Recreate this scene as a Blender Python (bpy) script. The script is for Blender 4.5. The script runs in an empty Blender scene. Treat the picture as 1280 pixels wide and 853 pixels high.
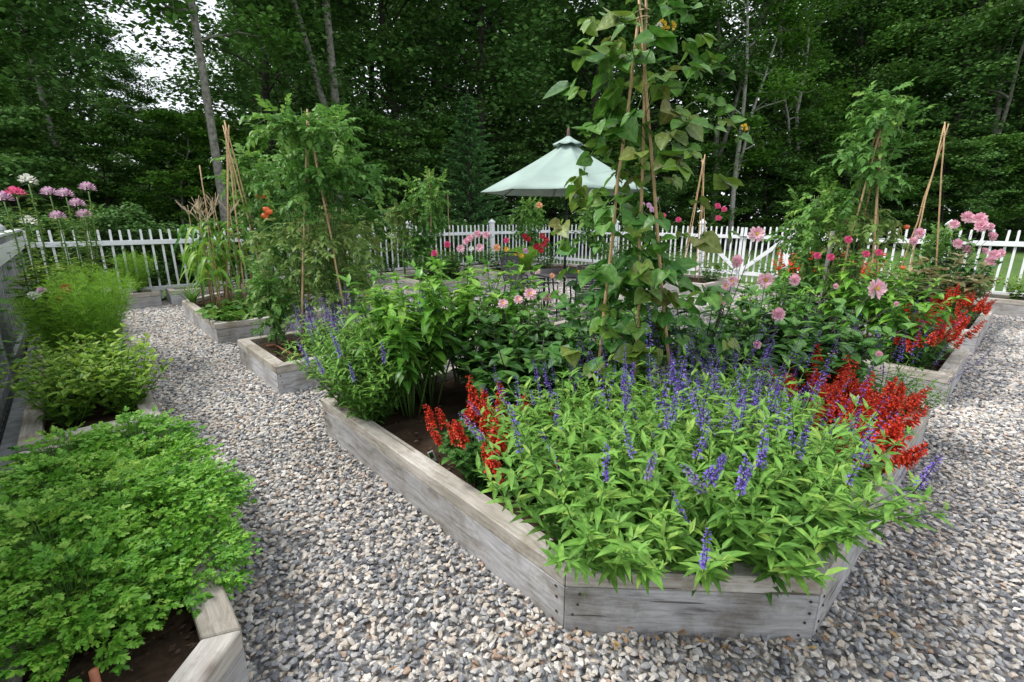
import bpy, bmesh, math
import numpy as np
from mathutils import Vector, Matrix, Euler

rng = np.random.default_rng(11)
PI = math.pi
scene = bpy.context.scene
COL = scene.collection

# ------------------------------------------------------------------ garden frame
EYE = 1.58
PITCH = 0.2530
FPX = 594.4
PHI = 0.832
AX, AY = 0.66, 1.03
SP, CP = math.sin(PHI), math.cos(PHI)

def E(a, b, z=0.0):
    """garden coordinates (a to the far right, b to the far left) to world"""
    return Vector((AX + a * SP - b * CP, AY + a * CP + b * SP, z))

def AB(x, y):
    return ((x - AX) * SP + (y - AY) * CP, -(x - AX) * CP + (y - AY) * SP)

def at(px, py, Y):
    """the world point seen at photo pixel (px,py) that lies Y metres away"""
    u = (px - 640) / FPX; v = -(py - 426.5) / FPX
    c, s = math.cos(PITCH), math.sin(PITCH)
    d = (u, c + v * s, -s + v * c)
    t = Y / d[1]
    return Vector((d[0] * t, Y, EYE + d[2] * t))

A1 = math.atan2(CP, SP)          # heading of the a axis
A2 = math.atan2(SP, -CP)         # heading of the b axis

# ------------------------------------------------------------------ mesh builder
def nrm(v):
    return v / np.maximum(np.linalg.norm(v, axis=-1, keepdims=True), 1e-9)

class MB:
    def __init__(s):
        s.V = []; s.T = []; s.F = []; s.n = 0; s.B = []
    def add(s, V, F, tint=0.5, mat=0, rib=None):
        V = np.asarray(V, float)
        s.B.append(np.zeros(len(V)) if rib is None else rib)
        s.V.append(V)
        t = np.asarray(tint, float)
        s.T.append(np.full(len(V), float(t)) if t.ndim == 0 else t)
        for f in (F if isinstance(F, (list, tuple)) else [F]):
            f = np.asarray(f, np.int64)
            if f.ndim == 1: f = f[None]
            s.F.append((f + s.n, mat))
        s.n += len(V)
    def mesh(s, name, mats, smooth=True):
        me = bpy.data.meshes.new(name)
        V = np.concatenate(s.V); T = np.concatenate(s.T)
        loops = np.concatenate([f.ravel() for f, m in s.F])
        tot = np.concatenate([np.full(len(f), f.shape[1]) for f, m in s.F])
        mi = np.concatenate([np.full(len(f), m) for f, m in s.F])
        start = np.concatenate([[0], np.cumsum(tot)[:-1]])
        me.vertices.add(len(V)); me.vertices.foreach_set('co', V.astype(np.float32).ravel())
        me.loops.add(len(loops)); me.loops.foreach_set('vertex_index', loops.astype(np.int32))
        me.polygons.add(len(tot)); me.polygons.foreach_set('loop_start', start.astype(np.int32))
        me.polygons.foreach_set('loop_total', tot.astype(np.int32))
        me.polygons.foreach_set('material_index', mi.astype(np.int32))
        me.polygons.foreach_set('use_smooth', np.full(len(tot), smooth))
        at_ = me.attributes.new('tint', 'FLOAT', 'POINT'); at_.data.foreach_set('value', T.astype(np.float32))
        B = np.concatenate(s.B)
        if B.any(): rb_ = me.attributes.new('rib', 'FLOAT', 'POINT'); rb_.data.foreach_set('value', B.astype(np.float32))
        for m in (mats if isinstance(mats, (list, tuple)) else [mats]): me.materials.append(m)
        me.update(calc_edges=True); me.validate()
        return me

def box(mb, x0, x1, y0, y1, z0, z1, tint=.5, mat=0):
    V = [(x, y, z) for z in (z0, z1) for x, y in ((x0, y0), (x1, y0), (x1, y1), (x0, y1))]
    mb.add(V, np.array([(3, 2, 1, 0), (4, 5, 6, 7), (0, 1, 5, 4), (1, 2, 6, 5), (2, 3, 7, 6), (3, 0, 4, 7)]), tint, mat)

def prism(mb, poly, z0, z1, tint=.5, mat=0):
    n = len(poly)
    V = [(p[0], p[1], z0) for p in poly] + [(p[0], p[1], z1) for p in poly]
    F = [np.arange(n)[::-1], np.arange(n) + n, np.array([(i, (i + 1) % n, n + (i + 1) % n, n + i) for i in range(n)])]
    mb.add(V, F, tint, mat)

def tube(mb, P, R, k=6, tint=.5, mat=0, cap=True):
    P = np.asarray(P, float); n = len(P)
    R = np.broadcast_to(np.asarray(R, float), (n,)) if np.ndim(R) == 0 or len(np.atleast_1d(R)) == n else np.linspace(R[0], R[1], n)
    D = nrm(np.gradient(P, axis=0))
    ref = np.array([1., 0, 0]) if abs(D[0][0]) < .8 else np.array([0, 1., 0])
    X = nrm(np.cross(D, ref)); Y = np.cross(D, X)
    a = np.arange(k) / k * 2 * PI
    V = P[:, None] + R[:, None, None] * (np.cos(a)[None, :, None] * X[:, None] + np.sin(a)[None, :, None] * Y[:, None])
    F = [(i * k + j, i * k + (j + 1) % k, (i + 1) * k + (j + 1) % k, (i + 1) * k + j) for i in range(n - 1) for j in range(k)]
    FF = [np.array(F)]
    if cap: FF += [np.arange(k)[::-1], np.arange(k) + (n - 1) * k]
    mb.add(V.reshape(-1, 3), FF, tint, mat)

def lathe(mb, prof, k=16, tint=.5, mat=0, c=(0, 0, 0)):
    n = len(prof); a = np.arange(k) / k * 2 * PI
    V = [(c[0] + r * math.cos(t), c[1] + r * math.sin(t), c[2] + z) for r, z in prof for t in a]
    F = [(i * k + j, i * k + (j + 1) % k, (i + 1) * k + (j + 1) % k, (i + 1) * k + j) for i in range(n - 1) for j in range(k)]
    mb.add(V, [np.array(F), np.arange(k)[::-1], np.arange(k) + (n - 1) * k], tint, mat)

# leaf templates: vertices (x along, y across, z up) and faces
def strip_tmpl(xs, ws, fold):
    V = [(xs[0], 0, 0)]; F3 = []; F4 = []
    for x, w in zip(xs[1:-1], ws[1:-1]):
        V += [(x, -w, fold * w), (x, 0, 0), (x, w, fold * w)]
    V.append((xs[-1], 0, 0)); m = len(xs) - 2; last = len(V) - 1
    F3 += [(0, 1, 2), (0, 2, 3)]
    for i in range(m - 1):
        b = 1 + 3 * i
        F4 += [(b, b + 3, b + 4, b + 1), (b + 1, b + 4, b + 5, b + 2)]
    b = 1 + 3 * (m - 1)
    F3 += [(b, last, b + 1), (b + 1, last, b + 2)]
    return np.array(V, float), [np.array(F3)] + ([np.array(F4)] if F4 else [])
LANCE = strip_tmpl([0, .3, .68, 1], [0, .5, .38, 0], .35)
OVATE = strip_tmpl([0, .12, .35, .68, 1], [0, .38, .52, .34, 0], .3)
HEART = strip_tmpl([.06, -.06, .22, .55, .82, 1], [0, .34, .56, .44, .2, 0], .28)
PETAL = strip_tmpl([0, .35, .75, 1], [0, .36, .5, .12], .45)
DIA = (np.array([(0, 0, 0), (.45, -.5, .12), (1, 0, 0), (.45, .5, .12)], float), [np.array([(0, 1, 2), (0, 2, 3)])])
QUAD = (np.array([(0, 0, 0), (.5, -.5, .06), (1, 0, -.05), (.5, .5, .06)], float), [np.array([(0, 1, 2, 3)])])
_l = [(0, 0), (.26, -.14), (.62, -.60), (.54, -.17), (.84, -.26), (1, 0), (.84, .26), (.54, .17), (.62, .60), (.26, .14)]
LOBED = (np.array([(.42, 0, -.03)] + [(x, y, abs(y) * .2) for x, y in _l], float),
         [np.array([(0, 1 + i, 1 + (i + 1) % 10) for i in range(10)])])

def scatter(mb, tm, P, D, U, L, W, tint=None, mat=0, bend=0.0, jit=.0):
    P = np.asarray(P, float).reshape(-1, 3); N = len(P)
    if N == 0: return
    D = nrm(np.broadcast_to(np.asarray(D, float), (N, 3))); U = np.broadcast_to(np.asarray(U, float), (N, 3))
    Y = np.cross(U, D); bad = np.linalg.norm(Y, axis=1) < 1e-3
    if bad.any(): Y = Y.copy(); Y[bad] = np.cross(np.array([.3, 1, .2]), D[bad])
    Y = nrm(Y); Z = np.cross(D, Y)
    L = np.broadcast_to(np.asarray(L, float), (N,)); W = np.broadcast_to(np.asarray(W, float), (N,))
    B = np.broadcast_to(np.asarray(bend, float), (N,))
    T, F = tm
    zz = T[None, :, 2] * W[:, None] + B[:, None] * T[None, :, 0] ** 2 * L[:, None]
    V = P[:, None] + D[:, None] * (T[None, :, 0] * L[:, None])[..., None] + Y[:, None] * (T[None, :, 1] * W[:, None])[..., None] + Z[:, None] * zz[..., None]
    n = len(T); off = (np.arange(N) * n)[:, None, None]
    FF = [(f[None] + off).reshape(-1, f.shape[1]) for f in F]
    if tint is None: tint = rng.random(N)
    t = np.clip(np.repeat(np.broadcast_to(np.asarray(tint, float), (N,)), n), 0, 1)
    mb.add(V.reshape(-1, 3), FF, t, mat, np.tile((np.abs(T[:, 1]) < 1e-6).astype(float), N) if n > 4 else None)

def rdir(N, zlo=-1, zhi=1):
    z = rng.uniform(zlo, zhi, N); a = rng.uniform(0, 2 * PI, N); r = np.sqrt(np.maximum(0, 1 - z * z))
    return np.stack([r * np.cos(a), r * np.sin(a), z], 1)

def compound(mb, P, D, L, leaf=.5, tm=LANCE, w=.5, droop=-.35, tint=None, mat=0, pairs=(.3, .5, .72, .9), rachis=True):
    """pinnate leaves: P base, D direction, L length"""
    P = np.asarray(P, float); N = len(P)
    D = nrm(np.asarray(D, float)); L = np.broadcast_to(np.asarray(L, float), (N,))
    Y = nrm(np.cross(np.array([0, 0, 1.]), D) + 1e-6); Z = np.cross(D, Y)
    if tint is None: tint = rng.random(N)
    def pt(t): return P + D * (t * L)[:, None] + Z * (droop * t * t * L)[:, None]
    def dr(t): return nrm(D + Z * (2 * droop * t))
    for t in pairs:
        for s in (-1, 1):
            d = dr(t) * .55 + Y * s + rng.normal(0, .18, (N, 3)); d[:, 2] -= .15
            sc = leaf * L * (1 - .35 * abs(t - .6)) * rng.uniform(.75, 1.15, N)
            scatter(mb, tm, pt(t), d, Z + rng.normal(0, .3, (N, 3)), sc, sc * w, tint + rng.normal(0, .08, N), mat, bend=rng.uniform(-.5, -.05, N))
    scatter(mb, tm, pt(1.0), dr(1.0) + rng.normal(0, .1, (N, 3)), Z, leaf * L * 1.15, leaf * L * w * 1.15, tint, mat, bend=-.3)
    if rachis:
        c = [pt(t) for t in (0, .5, 1.0)]
        for a, b in zip(c[:-1], c[1:]):
            d = b - a; l = np.linalg.norm(d, axis=1)
            scatter(mb, QUAD, a, d, Z, l * 1.02, .012 * L + .002, tint * .6 + .3, mat)

# ------------------------------------------------------------------ materials
def newmat(name):
    m = bpy.data.materials.new(name); m.use_nodes = True
    nt = m.node_tree; nt.nodes.clear()
    out = nt.nodes.new('ShaderNodeOutputMaterial')
    return m, nt, out
def N_(nt, t, **kw):
    n = nt.nodes.new(t)
    for k, v in kw.items():
        if k in n.inputs.keys(): n.inputs[k].default_value = v
        else: setattr(n, k, v)
    return n
def ramp(nt, cols, interp='LINEAR'):
    r = nt.nodes.new('ShaderNodeValToRGB'); r.color_ramp.interpolation = interp
    e = r.color_ramp.elements
    while len(e) < len(cols): e.new(.5)
    for i, (p, c) in enumerate(cols):
        e[i].position = p; e[i].color = (*c, 1)
    return r

def leafmat(name, cols, rough=.5, trans=.35, spec=.35, pucker=False):
    m, nt, out = newmat(name)
    a = N_(nt, 'ShaderNodeAttribute', attribute_name='tint')
    r = ramp(nt, [(i / (len(cols) - 1), c) for i, c in enumerate(cols)])
    tc = N_(nt, 'ShaderNodeTexCoord')
    no = N_(nt, 'ShaderNodeTexNoise', Scale=3.0, Detail=2.0)
    nt.links.new(tc.outputs['Object'], no.inputs['Vector'])
    ad = N_(nt, 'ShaderNodeMath', operation='MULTIPLY_ADD'); ad.inputs[1].default_value = .5; 
    sb = N_(nt, 'ShaderNodeMath', operation='SUBTRACT'); sb.inputs[1].default_value = .25
    nt.links.new(no.outputs['Fac'], ad.inputs[0]); nt.links.new(a.outputs['Fac'], ad.inputs[2])
    nt.links.new(ad.outputs[0], sb.inputs[0]); nt.links.new(sb.outputs[0], r.inputs['Fac'])
    p = N_(nt, 'ShaderNodeBsdfPrincipled'); p.inputs['Roughness'].default_value = rough
    p.inputs['Specular IOR Level'].default_value = spec
    rb = N_(nt, 'ShaderNodeAttribute', attribute_name='rib')
    rm = N_(nt, 'ShaderNodeMapRange'); rm.inputs[1].default_value = .72; rm.inputs[2].default_value = 1.0; rm.inputs[4].default_value = .55
    nt.links.new(rb.outputs['Fac'], rm.inputs[0])
    lt = N_(nt, 'ShaderNodeMix', data_type='RGBA', blend_type='SCREEN'); lt.inputs[7].default_value = (.16, .2, .07, 1)
    nt.links.new(rm.outputs[0], lt.inputs[0]); nt.links.new(r.outputs['Color'], lt.inputs[6])
    sn = N_(nt, 'ShaderNodeTexNoise', Scale=55.0, Detail=3.0); nt.links.new(tc.outputs['Object'], sn.inputs['Vector'])
    sr = ramp(nt, [(.3, (.72, .72, .68)), (.62, (1.1, 1.1, 1.05))]); nt.links.new(sn.outputs['Fac'], sr.inputs['Fac'])
    ml = N_(nt, 'ShaderNodeMix', data_type='RGBA', blend_type='MULTIPLY'); ml.inputs[0].default_value = 1
    nt.links.new(lt.outputs[2], ml.inputs[6]); nt.links.new(sr.outputs['Color'], ml.inputs[7])
    nt.links.new(ml.outputs[2], p.inputs['Base Color'])
    if pucker:
        bp = N_(nt, 'ShaderNodeBump', Strength=.6, Distance=.006); nt.links.new(sn.outputs['Fac'], bp.inputs['Height']); nt.links.new(bp.outputs[0], p.inputs['Normal'])
    if trans > 0:
        t = N_(nt, 'ShaderNodeBsdfTranslucent'); nt.links.new(ml.outputs[2], t.inputs['Color'])
        mx = N_(nt, 'ShaderNodeMixShader'); mx.inputs[0].default_value = trans
        nt.links.new(p.outputs[0], mx.inputs[1]); nt.links.new(t.outputs[0], mx.inputs[2])
        nt.links.new(mx.outputs[0], out.inputs['Surface'])
    else: nt.links.new(p.outputs[0], out.inputs['Surface'])
    return m

def plain(name, c, rough=.5, metal=0., noise=0., scale=8., bump=0., spec=.5):
    m, nt, out = newmat(name)
    p = N_(nt, 'ShaderNodeBsdfPrincipled', Roughness=rough, Metallic=metal); p.inputs['Specular IOR Level'].default_value = spec
    tc = N_(nt, 'ShaderNodeTexCoord'); no = N_(nt, 'ShaderNodeTexNoise', Scale=scale, Detail=6.0)
    nt.links.new(tc.outputs['Object'], no.inputs['Vector'])
    r = ramp(nt, [(.3, tuple(x * (1 - noise) for x in c)), (.7, tuple(min(1, x * (1 + noise * .6)) for x in c))])
    nt.links.new(no.outputs['Fac'], r.inputs['Fac']); nt.links.new(r.outputs['Color'], p.inputs['Base Color'])
    if bump:
        b = N_(nt, 'ShaderNodeBump', Strength=bump, Distance=.01)
        nt.links.new(no.outputs['Fac'], b.inputs['Height']); nt.links.new(b.outputs[0], p.inputs['Normal'])
    nt.links.new(p.outputs[0], out.inputs['Surface'])
    return m

def woodmat(name, dark, mid, light, along=0, seed=0.0, knots=True, mossy=None):
    """weathered board: the grain runs along the object's own x"""
    m, nt, out = newmat(name)
    tc = N_(nt, 'ShaderNodeTexCoord'); oi = N_(nt, 'ShaderNodeObjectInfo')
    addv = N_(nt, 'ShaderNodeVectorMath', operation='ADD')
    mul = N_(nt, 'ShaderNodeVectorMath', operation='SCALE'); mul.inputs[3].default_value = 17.0
    nt.links.new(oi.outputs['Random'], mul.inputs[0]); nt.links.new(mul.outputs[0], addv.inputs[1]); nt.links.new(tc.outputs['Object'], addv.inputs[0])
    mp = N_(nt, 'ShaderNodeMapping'); mp.inputs['Scale'].default_value = (1.1, 26, 26)
    nt.links.new(addv.outputs[0], mp.inputs['Vector'])
    dis = N_(nt, 'ShaderNodeTexNoise', Scale=1.2, Detail=2.0)
    mpd = N_(nt, 'ShaderNodeMapping'); mpd.inputs['Scale'].default_value = (2.2, 7, 7)
    nt.links.new(addv.outputs[0], mpd.inputs['Vector']); nt.links.new(mpd.outputs[0], dis.inputs['Vector'])
    sc = N_(nt, 'ShaderNodeVectorMath', operation='SCALE'); sc.inputs[3].default_value = 3.0
    nt.links.new(dis.outputs['Color'], sc.inputs[0])
    ad2 = N_(nt, 'ShaderNodeVectorMath', operation='ADD')
    nt.links.new(mp.outputs[0], ad2.inputs[0]); nt.links.new(sc.outputs[0], ad2.inputs[1])
    g = N_(nt, 'ShaderNodeTexNoise', Scale=1.6, Detail=8.0, Roughness=.68)
    nt.links.new(ad2.outputs[0], g.inputs['Vector'])
    fine = N_(nt, 'ShaderNodeTexNoise', Scale=1.0, Detail=4.0)
    mpf = N_(nt, 'ShaderNodeMapping'); mpf.inputs['Scale'].default_value = (6, 190, 190)
    nt.links.new(addv.outputs[0], mpf.inputs['Vector']); nt.links.new(mpf.outputs[0], fine.inputs['Vector'])
    mxf = N_(nt, 'ShaderNodeMath', operation='MULTIPLY_ADD'); mxf.inputs[1].default_value = .35
    nt.links.new(fine.outputs['Fac'], mxf.inputs[0]); nt.links.new(g.outputs['Fac'], mxf.inputs[2])
    r = ramp(nt, [(.42, dark), (.56, mid), (.82, light)])
    nt.links.new(mxf.outputs[0], r.inputs['Fac'])
    big = N_(nt, 'ShaderNodeTexNoise', Scale=2.3, Detail=3.0); nt.links.new(addv.outputs[0], big.inputs['Vector'])
    r2 = ramp(nt, [(.35, (.72, .70, .66)), (.65, (1.12, 1.12, 1.14))]); nt.links.new(big.outputs['Fac'], r2.inputs['Fac'])
    mm = N_(nt, 'ShaderNodeMix', data_type='RGBA', blend_type='MULTIPLY'); mm.inputs[0].default_value = 1
    nt.links.new(r.outputs['Color'], mm.inputs[6]); nt.links.new(r2.outputs['Color'], mm.inputs[7])
    col = mm.outputs[2]
    if knots:
        v = N_(nt, 'ShaderNodeTexVoronoi', Scale=1.0); mpk = N_(nt, 'ShaderNodeMapping'); mpk.inputs['Scale'].default_value = (2.0, 5.5, 5.5)
        nt.links.new(addv.outputs[0], mpk.inputs['Vector']); nt.links.new(mpk.outputs[0], v.inputs['Vector'])
        rk = ramp(nt, [(.03, (.32, .28, .24)), (.09, (.75, .72, .7)), (.14, (1, 1, 1))]); nt.links.new(v.outputs['Distance'], rk.inputs['Fac'])
        mk = N_(nt, 'ShaderNodeMix', data_type='RGBA', blend_type='MULTIPLY'); mk.inputs[0].default_value = .9
        nt.links.new(col, mk.inputs[6]); nt.links.new(rk.outputs['Color'], mk.inputs[7]); col = mk.outputs[2]
    ck = N_(nt, 'ShaderNodeTexNoise', Scale=1.0, Detail=1.0); mpc = N_(nt, 'ShaderNodeMapping'); mpc.inputs['Scale'].default_value = (1.7, 42, 42)
    nt.links.new(addv.outputs[0], mpc.inputs['Vector']); nt.links.new(mpc.outputs[0], ck.inputs['Vector'])
    rc = ramp(nt, [(.25, (.25, .23, .2)), (.275, (1, 1, 1))]); nt.links.new(ck.outputs['Fac'], rc.inputs['Fac'])
    mc = N_(nt, 'ShaderNodeMix', data_type='RGBA', blend_type='MULTIPLY'); mc.inputs[0].default_value = .9
    nt.links.new(col, mc.inputs[6]); nt.links.new(rc.outputs['Color'], mc.inputs[7]); col = mc.outputs[2]
    dn = N_(nt, 'ShaderNodeTexNoise', Scale=5.0, Detail=6.0, Roughness=.7); nt.links.new(addv.outputs[0], dn.inputs['Vector'])
    rd_ = ramp(nt, [(.36, (.60, .56, .48)), (.5, (1, 1, 1))]); nt.links.new(dn.outputs['Fac'], rd_.inputs['Fac'])
    md = N_(nt, 'ShaderNodeMix', data_type='RGBA', blend_type='MULTIPLY'); md.inputs[0].default_value = .8
    nt.links.new(col, md.inputs[6]); nt.links.new(rd_.outputs['Color'], md.inputs[7]); col = md.outputs[2]
    p = N_(nt, 'ShaderNodeBsdfPrincipled', Roughness=.82); p.inputs['Specular IOR Level'].default_value = .25
    nt.links.new(col, p.inputs['Base Color'])
    b = N_(nt, 'ShaderNodeBump', Strength=.5, Distance=.004)
    nt.links.new(mxf.outputs[0], b.inputs['Height']); nt.links.new(b.outputs[0], p.inputs['Normal'])
    nt.links.new(p.outputs[0], out.inputs['Surface'])
    return m

STONE = [(.0, (.16, .165, .18)), (.08, (.24, .25, .27)), (.20, (.34, .345, .36)), (.36, (.46, .45, .44)), (.50, (.57, .53, .48)), (.63, (.49, .43, .37)), (.72, (.66, .63, .59)), (.82, (.57, .50, .43)), (.93, (.42, .30, .23)), (.965, (.75, .73, .70))]
def stonemat():
    m, nt, out = newmat('loose_stone')
    a = N_(nt, 'ShaderNodeAttribute', attribute_name='tint')
    r = ramp(nt, STONE, 'CONSTANT'); nt.links.new(a.outputs['Fac'], r.inputs['Fac'])
    tc = N_(nt, 'ShaderNodeTexCoord'); no = N_(nt, 'ShaderNodeTexNoise', Scale=120.0, Detail=4.0); nt.links.new(tc.outputs['Object'], no.inputs['Vector'])
    r2 = ramp(nt, [(.3, (.68, .68, .68)), (.7, (1.15, 1.13, 1.1))]); nt.links.new(no.outputs['Fac'], r2.inputs['Fac'])
    mm = N_(nt, 'ShaderNodeMix', data_type='RGBA', blend_type='MULTIPLY'); mm.inputs[0].default_value = 1
    nt.links.new(r.outputs['Color'], mm.inputs[6]); nt.links.new(r2.outputs['Color'], mm.inputs[7])
    p = N_(nt, 'ShaderNodeBsdfPrincipled', Roughness=.75); p.inputs['Specular IOR Level'].default_value = .3
    nt.links.new(mm.outputs[2], p.inputs['Base Color']); nt.links.new(p.outputs[0], out.inputs['Surface'])
    return m
def gravelmat():
    m, nt, out = newmat('gravel_bed')
    tc = N_(nt, 'ShaderNodeTexCoord')
    no = N_(nt, 'ShaderNodeTexNoise', Scale=30.0); nt.links.new(tc.outputs['Object'], no.inputs['Vector'])
    mx = N_(nt, 'ShaderNodeMix', data_type='RGBA', blend_type='LINEAR_LIGHT'); mx.inputs[0].default_value = .02
    nt.links.new(tc.outputs['Object'], mx.inputs[6]); nt.links.new(no.outputs['Color'], mx.inputs[7])
    v = N_(nt, 'ShaderNodeTexVoronoi', Scale=38.0); nt.links.new(mx.outputs[2], v.inputs['Vector'])
    sp = N_(nt, 'ShaderNodeSeparateColor'); nt.links.new(v.outputs['Color'], sp.inputs[0])
    r = ramp(nt, STONE, 'CONSTANT'); nt.links.new(sp.outputs[0], r.inputs['Fac'])
    rd = ramp(nt, [(.25, (1, 1, 1)), (.6, (.35, .34, .33))]); nt.links.new(v.outputs['Distance'], rd.inputs['Fac'])
    mm = N_(nt, 'ShaderNodeMix', data_type='RGBA', blend_type='MULTIPLY'); mm.inputs[0].default_value = .8
    nt.links.new(r.outputs['Color'], mm.inputs[6]); nt.links.new(rd.outputs['Color'], mm.inputs[7])
    p = N_(nt, 'ShaderNodeBsdfPrincipled', Roughness=.85); nt.links.new(mm.outputs[2], p.inputs['Base Color'])
    iv = N_(nt, 'ShaderNodeMath', operation='SUBTRACT'); iv.inputs[0].default_value = 1; nt.links.new(v.outputs['Distance'], iv.inputs[1])
    b = N_(nt, 'ShaderNodeBump', Strength=.9, Distance=.015); nt.links.new(iv.outputs[0], b.inputs['Height']); nt.links.new(b.outputs[0], p.inputs['Normal'])
    nt.links.new(p.outputs[0], out.inputs['Surface'])
    return m

M = {}
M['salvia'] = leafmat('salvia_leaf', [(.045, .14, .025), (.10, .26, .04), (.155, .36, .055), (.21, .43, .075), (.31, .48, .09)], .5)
M['salvia_dull'] = leafmat('salvia_leaf_dull', [(.04, .12, .02), (.09, .23, .035), (.16, .33, .05)], .55)
M['redsalvia'] = leafmat('broad_leaf', [(.025, .10, .018), (.05, .17, .03), (.09, .24, .04)], .5)
M['pepper'] = leafmat('pepper_leaf', [(.04, .15, .018), (.08, .26, .028), (.15, .37, .04), (.25, .46, .06)], .36, .3, .5)
M['dahlia'] = leafmat('dahlia_leaf', [(.014, .06, .014), (.03, .11, .02), (.06, .19, .03), (.11, .26, .045)], .42, .25, .5)
M['tomato'] = leafmat('tomato_leaf', [(.035, .12, .02), (.07, .21, .035), (.13, .30, .05), (.22, .38, .07)], .55)
M['tomato_pale'] = leafmat('tomato_leaf_pale', [(.06, .14, .025), (.13, .25, .05), (.22, .34, .09), (.32, .32, .10)], .6)
M['bean'] = leafmat('bean_leaf', [(.035, .13, .02), (.07, .21, .025), (.10, .24, .03), (.16, .26, .035), (.17, .17, .045)], .42, .3, .45, True)
M['beangreen'] = leafmat('bean_leaf_green', [(.03, .13, .02), (.06, .22, .03), (.12, .32, .05)], .45, .3, .45, True)
M['bronze'] = leafmat('bronze_leaf', [(.03, .09, .03), (.12, .16, .06), (.28, .24, .12), (.40, .32, .19)], .5)
M['parsley'] = leafmat('parsley_leaf', [(.035, .15, .012), (.10, .32, .025), (.20, .47, .05), (.34, .56, .09)], .45)
M['basil'] = leafmat('basil_leaf', [(.08, .2, .02), (.18, .36, .03), (.32, .46, .06)], .45)
M['feather'] = leafmat('feathery_leaf', [(.08, .22, .015), (.17, .38, .025), (.28, .50, .05)], .6)
M['cleome'] = leafmat('cleome_leaf', [(.09, .22, .03), (.18, .32, .045), (.32, .40, .08)], .6)
M['corn'] = leafmat('corn_leaf', [(.05, .18, .03), (.11, .30, .04), (.26, .42, .05)], .45)
M['squash'] = leafmat('squash_leaf', [(.05, .16, .02), (.10, .26, .03), (.20, .33, .05)], .55)
M['grassblade'] = leafmat('grass_blade', [(.04, .12, .02), (.08, .2, .03), (.14, .26, .05)], .6)
M['tree_dark'] = leafmat('tree_leaf_dark', [(.055, .13, .035), (.10, .22, .055), (.165, .31, .075)], .6, .25, .2)
M['tree_mid'] = leafmat('tree_leaf_mid', [(.06, .15, .03), (.11, .25, .045), (.18, .34, .065)], .6, .3, .2)
M['tree_light'] = leafmat('tree_leaf_light', [(.05, .14, .02), (.10, .24, .03), (.17, .34, .045)], .6, .35, .2)
M['spruce'] = leafmat('spruce_needles', [(.055, .14, .05), (.10, .24, .08), (.17, .34, .11)], .6, .15, .2)
M['stem'] = plain('green_stem', (.10, .20, .04), .6, noise=.4)
M['drystem'] = plain('dry_stem', (.28, .20, .10), .8, noise=.4)
M['darkstem'] = plain('dark_stem', (.045, .03, .035), .5, noise=.3)
M['bamboo'] = plain('bamboo', (.50, .33, .17), .55, noise=.25, scale=20)
M['bark'] = plain('bark_grey', (.20, .19, .165), .95, noise=.6, scale=9, bump=.8)
M['barkdark'] = plain('bark_dark', (.045, .04, .033), .95, noise=.5, scale=9, bump=.8)
M['barkpale'] = plain('bark_pale', (.34, .33, .30), .9, noise=.45, scale=12, bump=.5)
M['blue'] = leafmat('violet_floret', [(.06, .03, .26), (.12, .06, .48), (.2, .12, .6), (.32, .25, .62)], .6, .2)
M['lav'] = leafmat('lavender_floret', [(.10, .06, .26), (.2, .14, .42), (.33, .27, .5)], .6, .2)
M['red'] = leafmat('scarlet_floret', [(.45, .018, .012), (.72, .04, .016), (.85, .12, .04)], .5, .25)
M['orangered'] = leafmat('orange_floret', [(.75, .05, .01), (.9, .12, .02), (.9, .2, .04)], .5, .25)
M['pink'] = leafmat('pink_petal', [(.72, .25, .42), (.85, .42, .58), (.9, .62, .72), (.92, .78, .84)], .55, .3)
M['hotpink'] = leafmat('hot_pink_petal', [(.6, .05, .2), (.8, .1, .3), (.85, .25, .42)], .55, .3)
M['mauve'] = leafmat('mauve_petal', [(.6, .26, .55), (.76, .48, .7), (.86, .72, .83)], .55, .3)
M['white'] = leafmat('white_petal', [(.75, .75, .72), (.85, .85, .82)], .55, .3)
M['crimson'] = leafmat('crimson_petal', [(.35, .01, .03), (.6, .02, .06)], .55, .3)
M['yellow'] = leafmat('yellow_floret', [(.7, .42, .03), (.85, .62, .1)], .6, .2)
M['peach'] = leafmat('peach_petal', [(.85, .42, .25), (.9, .6, .35)], .6, .2)
M['fruit'] = plain('tomato_fruit', (.75, .13, .03), .25, noise=.25, scale=6)
M['fruitgreen'] = plain('green_fruit', (.28, .42, .12), .25, noise=.2)
M['plank'] = woodmat('weathered_plank', (.17, .16, .155), (.34, .335, .34), (.52, .52, .53))
M['rail'] = woodmat('weathered_top_rail', (.20, .18, .15), (.38, .35, .31), (.56, .53, .48))
M['whitewood'] = plain('white_painted_wood', (.80, .82, .84), .45, noise=.07, scale=5)
M['shadedwood'] = plain('shaded_weathered_wood', (.36, .37, .38), .7, noise=.35, scale=14)  # weathered white wood, darkened to grey to paint in the fence's shade
M['soil'] = leafmat('mulch_soil', [(.02, .013, .009), (.04, .026, .018), (.07, .048, .033), (.14, .1, .07)], .95, 0, .1)
M['canvas'] = plain('sage_canvas', (.33, .42, .38), .9, noise=.16, scale=2.2, bump=.3, spec=.1)
M['darkmetal'] = plain('dark_metal', (.035, .035, .04), .4, .6)
M['mesh'] = plain('dark_mesh', (.06, .06, .07), .6)
M['iron'] = plain('black_hinge', (.015, .015, .015), .5)
M['hose'] = plain('rust_hose', (.34, .12, .06), .5, noise=.2)
M['screw'] = plain('rusty_screw', (.05, .035, .03), .6)
M['redcup'] = plain('red_plastic', (.75, .015, .01), .3)
M['finial'] = plain('brown_finial', (.14, .08, .06), .5)
M['stone'] = stonemat(); M['gravel'] = gravelmat()
M['wire'] = plain('galvanised_wire', (.16, .17, .17), .5, .5)
M['tag'] = plain('plant_tag', (.78, .78, .74), .5)
M['twine'] = plain('twine', (.5, .4, .26), .9)

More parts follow.
